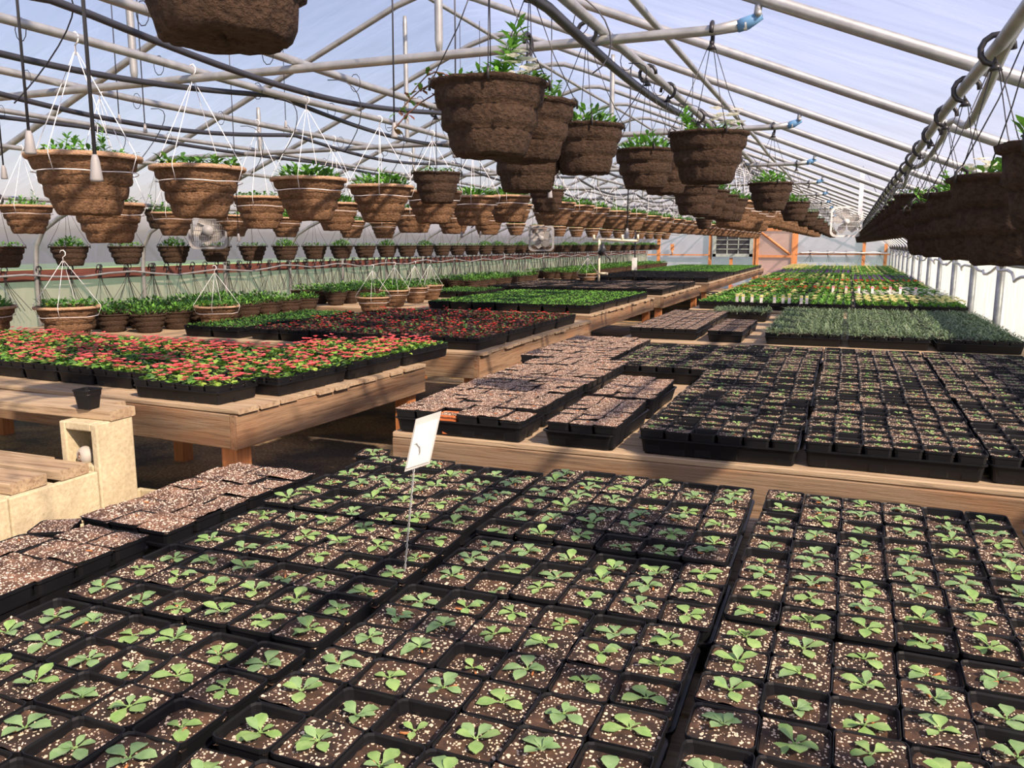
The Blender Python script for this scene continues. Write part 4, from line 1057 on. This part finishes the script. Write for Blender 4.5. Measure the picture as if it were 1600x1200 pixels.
def hanger_white(zr, Rr, top, h, n=4):
    g = MB(); zs = zr - h * .32; rs = Rr * .895
    g.tube([((rs + .003 * math.sin(3 * t)) * math.cos(t), (rs + .003 * math.sin(3 * t)) * math.sin(t), zs + .005 * abs(math.sin(2 * t + .6))) for t in [2 * PI * k / 40 for k in range(41)]], .0017, 5, cap=False)
    for k in range(n):
        a = 2 * PI * k / n + .35; c, s = math.cos(a), math.sin(a)
        g.tube([((rs + .003) * c, (rs + .003) * s, zs), ((Rr + .003) * c, (Rr + .003) * s, zr - .012), ((Rr + .001) * c, (Rr + .001) * s, zr + .003), (.006 * c, .006 * s, top)], .0016, 5)
    g2 = MB(); g2.tube([(0, 0, top - .01), (0, 0, top + .025)] + [(.020 * math.cos(t) + .0, 0, top + .047 + .022 * math.sin(t)) for t in [math.radians(d) for d in (-80, -30, 20, 70, 120, 170)]], .003, 6)
    return g.mesh('hanger_wires', ['wire_white']), g2.mesh('hook', ['wire_white'])

basket_kinds = {}
def basket_proto(name, meshes, top, parts_after):
    root = ob(name, None, None, (0, 0, -60), label='x', cat='hanging basket'); ch = []
    for n_, me in parts_after: ch.append(ob(n_, me, root))
    kid(root, *ch); return root
def dark_proto(i, kind, top=.43, far=False, hang=True):
    h = DH * (.86 if far else 1); body = (far_me[i % 2] if far else dark_me[i % 4])
    parts = [('basket', body), ('soil', fsoil if far else dsoil), ('plants', plant_mesh(kind, DR - .01, h - .018, i + 5))]
    if hang:
        a, b_ = hanger_black(h, DR, top); parts += [('hanger_wires', a), ('hook', b_)]
    return basket_proto('hanging_basket' if hang else 'fibre_pot', None, top, parts)
def tan_proto(i, kind, top=.50):
    a, b_ = hanger_white(TH_, TR_, top, TH_)
    return basket_proto('hanging_basket', None, top, [('basket', tan_me[i % 4]), ('rim', rim_me[i % 2]), ('soil', tsoil), ('plants', plant_mesh(kind, TR_ - .02, TH_ - .018, i + 50)), ('hanger_wires', a), ('hook', b_)])
# hook seat sits .079 (black) / .069 (white) above `top`; hang so that it rests on its pipe
def hang(proto, x, y, pipe_z, top, label, group, rz=None, s=1.0, white=False):
    z = pipe_z - (top + (.067 if white else .072)) * s
    return copy_tree(proto, (x, y, z), R.uniform(0, 6.28) if rz is None else rz, s, label, group)
PIPE = TZ + .035 + .017
allp = []
DK = {k: dark_proto(i, k) for i, k in enumerate(['low', 'mound', 'shoots', 'white', 'trail'])}
DK2 = {k: dark_proto(i + 1, k, top=.365) for i, k in enumerate(['low', 'mound', 'white'])}
TK = {k: tan_proto(i, k) for i, k in enumerate(['shoots', 'yellow', 'mound', 'low'])}
DW = [dark_proto(i, k, top=.40, far=True) for i, k in enumerate(['low', 'mound'])]
DP = [dark_proto(i, k, far=True, hang=False) for i, k in enumerate(['lush', 'lush', 'lush'])]
allp += list(DK.values()) + list(DK2.values()) + list(TK.values()) + DW + DP
g1 = 'dark fibre baskets hanging along the centre'; g2 = 'dark fibre baskets at the right ends of the cross ties'
def top_for(rimz, pipe, h, off): return pipe - rimz
# centre row (each hung at its own height: the wires are scaled to reach the pipe by picking its hook height)
def dark_custom(i, kind, x, y, rimz, pipe, label, group, rz=0, s=1.0):
    top = (pipe - rimz) / s + DH - .079
    p = dark_proto(i, kind, top=top); tie = group == g2 or (x == -1.06)
    rz = (PI / 2 if tie else PI * (int(rz * 10) % 2) if x < 0 else PI) + R.uniform(-.12, .12)
    o = copy_tree(p, (x, y, pipe - (top + .079) * s), rz, s, label, group); allp.append(p); return o
C = PIPE + .004
dark_custom(0, 'low', -.79, .945, H + .43, C, 'large dark fibre basket nearest the camera, cut off by the top edge', g1, .3)
dark_custom(1, 'trail', -.83, 1.93, H + .385, C, 'dark fibre basket with tall leafy shoot and reddish trailing stems', g1, 0, 1.06)
dark_custom(2, 'white', -.86, 2.28, H + .395, C, 'dark fibre basket half hidden just behind the trailing one', g1, 1)
dark_custom(3, 'low', -1.06, 2.80, H + .345, TZ + .021, 'dark fibre basket hanging lowest beneath the trailing one', g1, 2)
dark_custom(0, 'mound', -.87, 2.86, H + .405, C, 'dark fibre basket with small shoots, alone right of the trailing one', g1, .8)
dark_custom(1, 'mound', -.83, 3.62, H + .400, C, 'dark fibre basket with bushy leaves, fifth along the centre pipe', g1, 1.5)
dark_custom(2, 'low', -.83, 4.05, H + .400, C, 'dark fibre basket close behind the bushy one on the centre pipe', g1, .2)
for i, (y, kd) in enumerate([(4.9, 'low'), (5.35, 'mound'), (5.85, 'low'), (6.4, 'shoots')]):
    dark_custom(i, kd, -.83, y, H + .33, C, 'dark fibre basket, %s of four behind the white flowered one' % nth(i + 1), g1, i)
for i, y in enumerate(TY[1:]):
    dark_custom(i, 'white' if i == 0 else 'mound' if i < 3 else 'low', -.455, y, H + .365, TZ + .024,
                ('dark fibre basket with white flowers hanging from the nearest cross tie end' if i == 0 else 'dark fibre basket on the %s cross tie end from the camera' % nth(i + 1)), g2, .45 + i)
dark_custom(2, 'low', -2.10, 4.15, H + .385, C, 'dark fibre basket hanging alone among the tan rimmed rows', g1, .5)
dark_custom(1, 'low', -2.10, 5.95, H + .40, C, 'second dark fibre basket hanging among the tan rimmed rows', g1, .5)
dark_custom(1, 'low', -2.10, 13.3, H + .40, C, 'distant dark fibre basket hanging among the tan rimmed rows', g1, .5)
# tan rows
g3 = 'tan rimmed fibre baskets in white wire slings'
def tan_row(x, ys, rimz, pipe, s, rowname, kinds=None):
    for i, y in enumerate(ys):
        kd = kinds[i] if kinds and i < len(kinds) else R.choice(('mound', 'low', 'mound', 'shoots'))
        z0 = H + (rimz(y) if callable(rimz) else rimz) - TH_ * s
        # slide the fixed hanger: hook seat at top+.069
        need = (pipe - z0) / s - .067
        if i < 6 and y < 9:
            p = tan_proto(i, kd, top=need); allp.append(p)
            copy_tree(p, (x, y, z0), R.uniform(-.15, .15), s, 'tan rimmed basket in white sling, %s in the %s' % (nth(i + 1), rowname), g3)
        else:
            copy_tree(TK[kd], (x, y, pipe - (.50 + .067) * s), R.choice((0, PI)) + R.uniform(-.2, .2), s, 'tan rimmed basket in white sling, %s in the %s' % (nth(i + 1), rowname), g3)
ysA = [2.32, 2.90, 3.70, 4.42, 5.1, 5.75, 6.45, 7.64, 8.3] + [8.9 + 1.22 * k * .75 for k in range(20)]
tan_row(-2.61, [y for y in ysA if y < 27], lambda y: .318 + .012 * min(3, y - 2), C, 1.0, 'row on the left of the aisle', ['shoots', 'yellow', 'mound', 'mound', 'low', 'mound', 'mound'])
ysB = [3.12, 4.28, 5.1, 6.2, 7.0, 7.8] + [8.6 + .95 * k for k in range(19)]
tan_row(-3.38, [y for y in ysB if y < 27], lambda y: .20 if y < 3.5 else .29, C, .9, 'second row from the aisle', ['low', 'low', 'mound', 'yellow'])
ysC = [4.0, 5.3, 6.0, 6.75, 7.9, 8.6] + [9.5 + 1.1 * k for k in range(15)]
tan_row(-5.05, [y for y in ysC if y < 27], .255, TZ - .07 + .016, .86, 'third row, nearest the left wall', ['shoots', 'low', 'low', 'mound'])
ysR = [6.75, 7.35, 8.0, 8.7, 9.5] + [10.3 + .85 * k for k in range(19)]
tan_row(-.86, [y for y in ysR if y < 27], lambda y: .335 if y < 9 else .33, C, .95, 'row under the centre pipe')
# right row along the low pipe
g4 = 'dark fibre baskets along the right wall pipe'
for i in range(44):
    y = 1.24 + .555 * i
    if y > 27: break
    if i < 5: dark_custom(i, ['mound', 'low', 'white', 'mound', 'low'][i], .30, y, H + .125, H + .47 + .0215, 'dark fibre basket, %s from the camera along the right wall pipe' % nth(i + 1), g4, PI / 2 + R.uniform(-.15, .15))
    else: copy_tree(DK2[['low', 'mound', 'low'][i % 3]], (.30, y, H + .47 + .0215 - .365 - .079), PI + R.uniform(-.15, .15), 1, 'dark fibre basket, %s from the camera along the right wall pipe' % nth(i + 1), g4)
# second, higher bundle: small row along the left wall
g5 = 'small dark baskets hanging along the left wall'
k = 0
y = 4.22
while y < 26.5:
    s = 1.07; k += 1
    p = R.choice(DW); copy_tree(p, (-5.6, y, H + .33 + .019 - (.40 + .079) * s), R.choice((0, PI)) + R.uniform(-.2, .2), s, 'small dark basket, %s from the camera, hanging along the left wall' % nth(k), g5)
    y += .535 if y > 5 else .55
# one dark basket higher on the left
dark_custom(2, 'shoots', -5.6, 5.72, H + .30, TZ + .017, 'dark basket hanging above the left wall row beside the box fan', g5, .5, 1.0)
# pots standing on the left benches
g6 = 'dark fibre pots standing on the left benches'
def standing(xs, y0, y1, step, nm):
    for a, x in enumerate(xs):
        y = y0 + .12 * a; k = 0
        while y < y1:
            k += 1; copy_tree(R.choice(DP), (x + R.uniform(-.01, .01), y + R.uniform(-.01, .01), BT + .003), R.uniform(0, 6.28), 1.06,
                              'dark fibre pot in %s, %s row from aisle, %s from camera' % (nm, nth(a + 1), nth(k)), g6); y += step
standing([-5.30], 5.22, 7.5, .305, 'the front wall group'); standing([-5.62, -5.94, -6.26], 4.95 if 0 else 5.15, 7.5, .305, 'the left wall group')
standing([-5.66, -5.98, -6.3], 8.45, 11.2, .32, 'the middle bench group'); standing([-5.45, -5.8, -6.15], 11.95, 14.8, .33, 'the fourth bench group'); standing([-5.3, -5.7, -6.1], 16.2, 26, .42, 'the far bench group')
# big tan baskets standing on the benches, slings upright
g7 = 'tan rimmed baskets standing on the left benches'
for i, (x, y, s, kd, z) in enumerate([(-5.50, 4.62, 1.18, 'yellow', BT), (-6.07, 4.36, 1.18, 'mound', BT), (-4.95, 5.62 - .0, .95, 'yellow', BT), (-4.45, 7.33, .9, 'yellow', BT), (-4.88, 8.52, .9, 'mound', BT), (-4.95, 9.15, .9, 'yellow', BT), (-5.05, 9.75, .9, 'low', BT), (-4.3, 14.4, .95, 'mound', BT), (-4.55, 13.3, .8, 'low', H - .37)]):
    if i == 8: continue
    copy_tree(TK[kd], (x, y, z + .002), R.uniform(-.4, .4), s, ['tan rimmed basket with white sling standing behind the coral begonias', 'tan rimmed basket at the left picture edge on the nearest bench',
        'tan rimmed basket with one yellow leaf beside the dark wall pots', 'nearest tan rimmed basket standing beyond the bronze begonias', 'second tan rimmed basket standing beyond the bronze begonias',
        'third tan rimmed basket beyond the bronze begonias, with yellow leaves', 'fourth tan rimmed basket standing beyond the bronze begonias', 'distant wide tan rimmed basket standing beside the white water pipe'][i], g7)
retire(allp)

# bundles of spare hangers on the left rail and on the end wall
def bundle_mesh(seed, n=3):
    g = MB(); r = random.Random(seed)
    for k in range(n):
        a = r.uniform(-.5, .5); x0 = r.uniform(-.02, .02); rr = .026
        g.tube([(x0 + rr * math.cos(t) * math.cos(a), rr * math.cos(t) * math.sin(a) + k * .006, .02 + rr * math.sin(t)) for t in [math.radians(d) for d in (-70, -20, 30, 80, 130, 180, 215)]], .005, 6)
        g.tube([(x0 + .01, k * .006, -.01), (x0, k * .006, -.045)], .008, 6)
    hk = g.mesh('hooks', ['wire_black']); g = MB()
    for k in range(n * 3):
        e = r.uniform(-.22, .22); g.tube([(r.uniform(-.01, .01), .004, -.04), (e * .2, .01, -.13), (e, .04 * r.random(), -.34)], .0027, 4, cap=False)
    return hk, g.mesh('hanger_wires', ['wire_black'])
BM = [bundle_mesh(k, 2 + k % 3) for k in range(4)]
def bundle(x, y, z, rz, label, group):
    o = ob('hanger_bundle', None, None, (x, y, z), rz, label=label, cat='hanger bundle', group=group); h, w_ = R.choice(BM)
    ob('hooks', h, o); ob('hanger_wires', w_, o)
k = 0; y = 4.35
while y < 27:
    k += 1; bundle(-6.665, y, H - .235, PI / 2 + R.uniform(-.2, .2), 'black wire hanger bundle, %s from the camera on the left wall rail' % nth(k), 'spare hangers on the left wall rail'); y += .19 if y > 6.5 else .33
for i, x in enumerate((-1.16, -.62, -.05, .42, .98)): bundle(x, Y1 - .13, H - .25, 0, 'black wire hanger bundle, %s from the door on the end wall' % nth(i + 1), 'spare hangers on the end wall')

# ================================================================ DRIP TUBES, HOSES
def dripper(i, x, y, z, top, r_=.0028, s=1.0, where=''):
    o = ob('drip_tube', None, None, (x, y, z), label='black drip tube, %s' % where, cat='drip tube', group='drip tubes with weights')
    g = MB(); L = top - z; g.tube([(0, 0, .02), (.004, 0, L * .5), (0, .003, L)], r_, 6); ob('tube', g.mesh('tube', ['hose']), o)
    g = MB(); g.tube([(0, 0, -.026 * s), (0, 0, -.022 * s), (0, 0, .012 * s), (0, 0, .022 * s)], .01, 12, radii=[.0105 * s, .0115 * s, .0075 * s, .0045 * s]); ob('weight', g.mesh('weight', ['lead']), o)
DRIPS = [(-1.85, 1.49, .245, .0036, 1.15, 'nearest the left picture edge'), (-1.61, 1.46, .175, .0045, 1.25, 'in front of the nearest tan basket'), (-3.14, 3.0, .57, .0024, .8, 'left one of the high pair beyond the nearest tan basket'),
         (-2.87, 2.88, .50, .0024, .8, 'right one of the high pair beyond the nearest tan basket'), (-2.94, 3.97, .66, .002, .8, 'high above the third tan basket'), (-3.14, 3.77, .04, .0024, .9, 'reaching below the third tan basket'),
         (-2.85, 2.18, .26, .003, 1, 'at the far left picture edge'), (-1.55, 2.73, .41, .003, 1.1, 'left of the trailing basket, upper'), (-1.43, 2.99, .36, .003, 1.1, 'just behind the left edge of the trailing basket'),
         (-1.49, 5.97, .08, .005, 1.6, 'dark one hanging low toward the white water pipe'), (-2.68, 6.04, .08, .0024, 1, 'right one of the low pair by the distant tan baskets'), (-2.82, 5.99, .08, .0024, 1, 'left one of the low pair by the distant tan baskets'),
         (-1.52, 4.36, .28, .003, 1.2, 'right of the lowest dark basket'), (-.91, 5.15, .28, .0024, 1, 'in front of the baskets under the white flowered one')]
for i, (x, y, z, r_, s, wh) in enumerate(DRIPS): dripper(i, x, y, H + z, roofz(x) - .02, r_, s, wh)
def hose(x, ph, label, dz=-.025, amp=.075, y0=.2, r_=.012, side=.02, m='hose'):
    g = MB(); n = 230
    g.tube([(x + side + .02 * math.sin(.5 * k * .13 + ph), y0 + .13 * k, TZ + .03 + dz - abs(amp * math.sin(.13 * k * 1.29 + ph)) - amp * .5 * math.sin(.13 * k * .57 + ph)) for k in range(n) if y0 + .13 * k < Y1 - .3], r_, 8)
    root = ob('water_hose', g.mesh('hose', [m]), None, label=label, cat='hose')
    t = MB()
    for k in range(60):
        y = y0 + .7 + .61 * k
        if y > Y1 - 1: break
        t.tube([(x + side * .5 + .026 * math.cos(a) + .0 , y, TZ + .022 + .038 * math.sin(a)) for a in [2 * PI * q_ / 10 for q_ in range(11)]], .0018, 4, cap=False)
    ob('cable_tie', t.mesh('cable_tie', ['wire_black']), root, kind='stuff'); return root
hose(-.83, .3, 'thick black water hose tied along the centre pipe', r_=.016, side=-.04, amp=.035)
hose(-2.10, 1.1, 'black water hose sagging along the pipe left of centre')
hose(-2.61, 2.0, 'black water hose along the pipe of the nearest tan baskets', side=-.03)
hose(-3.38, .6, 'black water hose along the second tan basket pipe')
hose(-4.35, 1.6, 'black water hose along the pipe near the left wall', amp=.02)
g = MB(); pts = []
for k in range(200):
    y = .7 + .13 * k; pts.append((.335 + .015 * math.sin(y * 2), y, H + .43 + .055 * math.sin(y * 3.4 + .8) * (1 if y < 4 else .4)))
g.tube(pts, .0125, 8); ob('water_hose', g.mesh('hose', ['steel']), None, label='grey hose looping around the right wall basket pipe', cat='hose')
# looping feeder tubes between pipes and baskets
for x, nm in ((-2.1, 'pipe left of the centre pipe'), (-2.61, 'nearest tan basket pipe'), (-3.38, 'second tan basket pipe'), (-.83, 'centre pipe'), (-4.35, 'pipe near the left wall')):
  for i in range(6):
    r = R; y = 2.0 + 1.15 * i + r.uniform(-.3, .3); x2 = x + r.uniform(-.25, .25); z2 = H + r.uniform(.34, .48); g = MB(); cp = [Vector((x, y, TZ)), Vector((x + .16, y + .05, TZ + .02)), Vector((x2 + .10, y + .1, TZ - .16)), Vector((x2, y + .04, z2))]
    g.tube([cp[0] * (1 - t) ** 3 + cp[1] * 3 * t * (1 - t) ** 2 + cp[2] * 3 * t * t * (1 - t) + cp[3] * t ** 3 for t in [k / 10 for k in range(11)]], .0022, 5)
    # smooth by resampling
    ob('feeder_tube', g.mesh('tube', ['hose']), None, label='curled black feeder tube, %s from the camera on the %s' % (nth(i + 1), nm), cat='feeder tube', group='thin feeder tubes among the baskets')

# ================================================================ FANS, PIPE STAND, ROD, STRIP
def fan(x, y, z, rz, size, label, face='cream'):
    root = ob('box_fan', None, None, (x, y, z), rz, label=label, cat='fan', group='hanging box fans')
    S = size / 2; d = .11; g = MB()
    def rr(s_, y_, r=.17 * size):
        p = []
        for cx, cz, a0 in ((1, 1, 0), (-1, 1, 90), (-1, -1, 180), (1, -1, 270)):
            for k in range(5): t = math.radians(a0 + 22.5 * k); p.append((cx * (s_ - r) + r * math.cos(t), y_, cz * (s_ - r) + r * math.sin(t)))
        return p
    e_ = .03 * size / .5; rings = [rr(S - e_, -d / 2), rr(S, -d / 2), rr(S, d / 2), rr(S - e_, d / 2), rr(S - e_, -d / 2)]; n = 20
    vs = [p for q_ in rings for p in q_]; fs = [(i * n + k, i * n + (k + 1) % n, (i + 1) * n + (k + 1) % n, (i + 1) * n + k) for i in range(4) for k in range(n)]
    g.add(vs, fs); ob('housing', g.mesh('housing', [face]), root)
    g = MB(); w_ = S - .02
    for k in range(-9, 10): g.tube([(k * w_ / 9.5, -d / 2, -w_), (k * w_ / 9.5, -d / 2, w_)], .0016, 4)
    for k in (-2, -1, 0, 1, 2): g.tube([(-w_, -d / 2 - .003, k * w_ / 3), (w_, -d / 2 - .003, k * w_ / 3)], .002, 4)
    ob('front_grille', g.mesh('front_grille', [face]), root)
    M.setdefault('blade', plain('grey_blade', (.33, .32, .30), .45))
    for k in range(5):
        a = 2 * PI * k / 5 + .3; g = MB(); c, s = math.cos(a), math.sin(a); L = S - .045
        def P(u, v_, w2): return (u * c - v_ * s, w2, u * s + v_ * c)
        g.add([P(.04, -.02, .01), P(.04, .03, -.01), P(L * .6, .085, -.02), P(L, .07, -.018), P(L * .98, -.03, .014), P(L * .6, -.05, .018)], [(0, 1, 2, 5), (5, 2, 3, 4)]); 
        ob('blade', g.mesh('blade', ['blade']), root)
    g = MB(); g.tube([(0, -d / 2 - .008, 0), (0, .03, 0)], .048, 16); ob('hub', g.mesh('hub', [face]), root)
    g = MB()
    for s in (-1, 1): g.tube([(s * S * .7, 0, S), (s * S * .6, 0, max(S + .1, (roofz(x) - z) * .97))], .003, 5)
    ob('hanging_cord', g.mesh('hanging_cord', ['wire_black']), root)
fan(-5.20, 5.86, H + .12, .55, .32, 'old box fan with square grille hanging in front of the left wall', 'lead')
fan(-4.75, 13.2, H + .10, .25, .42, 'distant dark box fan low above the small baskets', 'lead')
fan(-.05, 15.77, H + .39, .02, .52, 'white box fan with beige blades near the right end of the house', 'white')
root = ob('water_pipe_stand', None, None, (-3.97, 13.98, BT), label='white pvc water pipe stand with crossbar and black valve', cat='water pipe')
g = MB(); g.tube([(0, 0, .003), (0, 0, .80)], .022, 8); g.tube([(-.10, 0, .80), (.68, 0, .775)], .02, 8); g.tube([(0, 0, .22), (.16, 0, .22)], .022, 8)
for a in (-.10, .40, .67): g.tube([(a, 0, .79), (a, 0, .88)], .02, 8)
ob('pipe', g.mesh('pipe', ['cream']), root)
g = MB(); g.tube([(.02, -.03, .55), (.09, -.05, .64), (.06, -.02, .74)], .035, 8, radii=[.05, .05, .02]); g.tube([(.05, -.04, .62), (.22, -.05, .45)], .012, 6); ob('valve', g.mesh('valve', ['hose']), root)
root = ob('support_rod', None, None, (-3.85, 15.30 + .8, BT), label='slim black upright rod with small white tag beside the pipe stand', cat='rod')
g = MB(); g.tube([(0, 0, .002), (.0, 0, .8), (-.02, 0, 1.5)], .014, 6); ob('rod', g.mesh('rod', ['hose']), root); g = MB(); g.box(-.05, -.03, .22, .05, -.02, .46); ob('tag', g.mesh('tag', ['white']), root)
root = ob('hanging_strip', None, None, (.10, 10.0, H + .32), label='thin white strip hanging upright below the right roof slope', cat='strip')
g = MB(); g.box(-.022, -.008, 0, .022, .008, .5); ob('strip', g.mesh('strip', ['wire_white']), root)
g = MB(); g.tube([(0, 0, .5), (.0, 0, .52), (.15, .02, roofz(.15) - H - .32 - .03)], .003, 5); ob('hanging_wire', g.mesh('hanging_wire', ['wire_black']), root)
# plant tags in the yellow pansies
tg = MB(); tg.box(-.016, -.001, -.06, .016, .001, .036, 0); tg.box(-.012, -.0016, .012, .012, -.0012, .032, 1); M['tagy'] = plain('tag_picture', (.78, .70, .12), .5); M['tagp'] = plain('tag_picture_pink', (.75, .12, .25), .5)
tme = tg.mesh('plant_tag', ['white', 'tagy']); tg2 = MB(); tg2.box(-.016, -.001, -.06, .016, .001, .036, 0); tg2.box(-.012, -.0016, .012, .012, -.0012, .032, 1); tme2 = tg2.mesh('plant_tag', ['white', 'tagp'])
for i in range(9): ob('plant_tag', tme, None, (-1.14 + .098 * i + R.uniform(-.03, .03), 9.64, RT + .14), R.uniform(-.2, .2), label='yellow and white plant tag, %s from left before the pale pansies' % nth(i + 1), cat='plant tag', group='plant tags in the pale yellow pansies')
for i in range(7): ob('plant_tag', tme2, None, (-.15 + .17 * i + R.uniform(-.03, .03), 12.10, RT + .14), R.uniform(-.2, .2), label='pink and white plant tag, %s from left in the red bed' % nth(i + 1), cat='plant tag', group='plant tags in the red bedding rows')
# raw wooden stake lying by the fourth bench pots
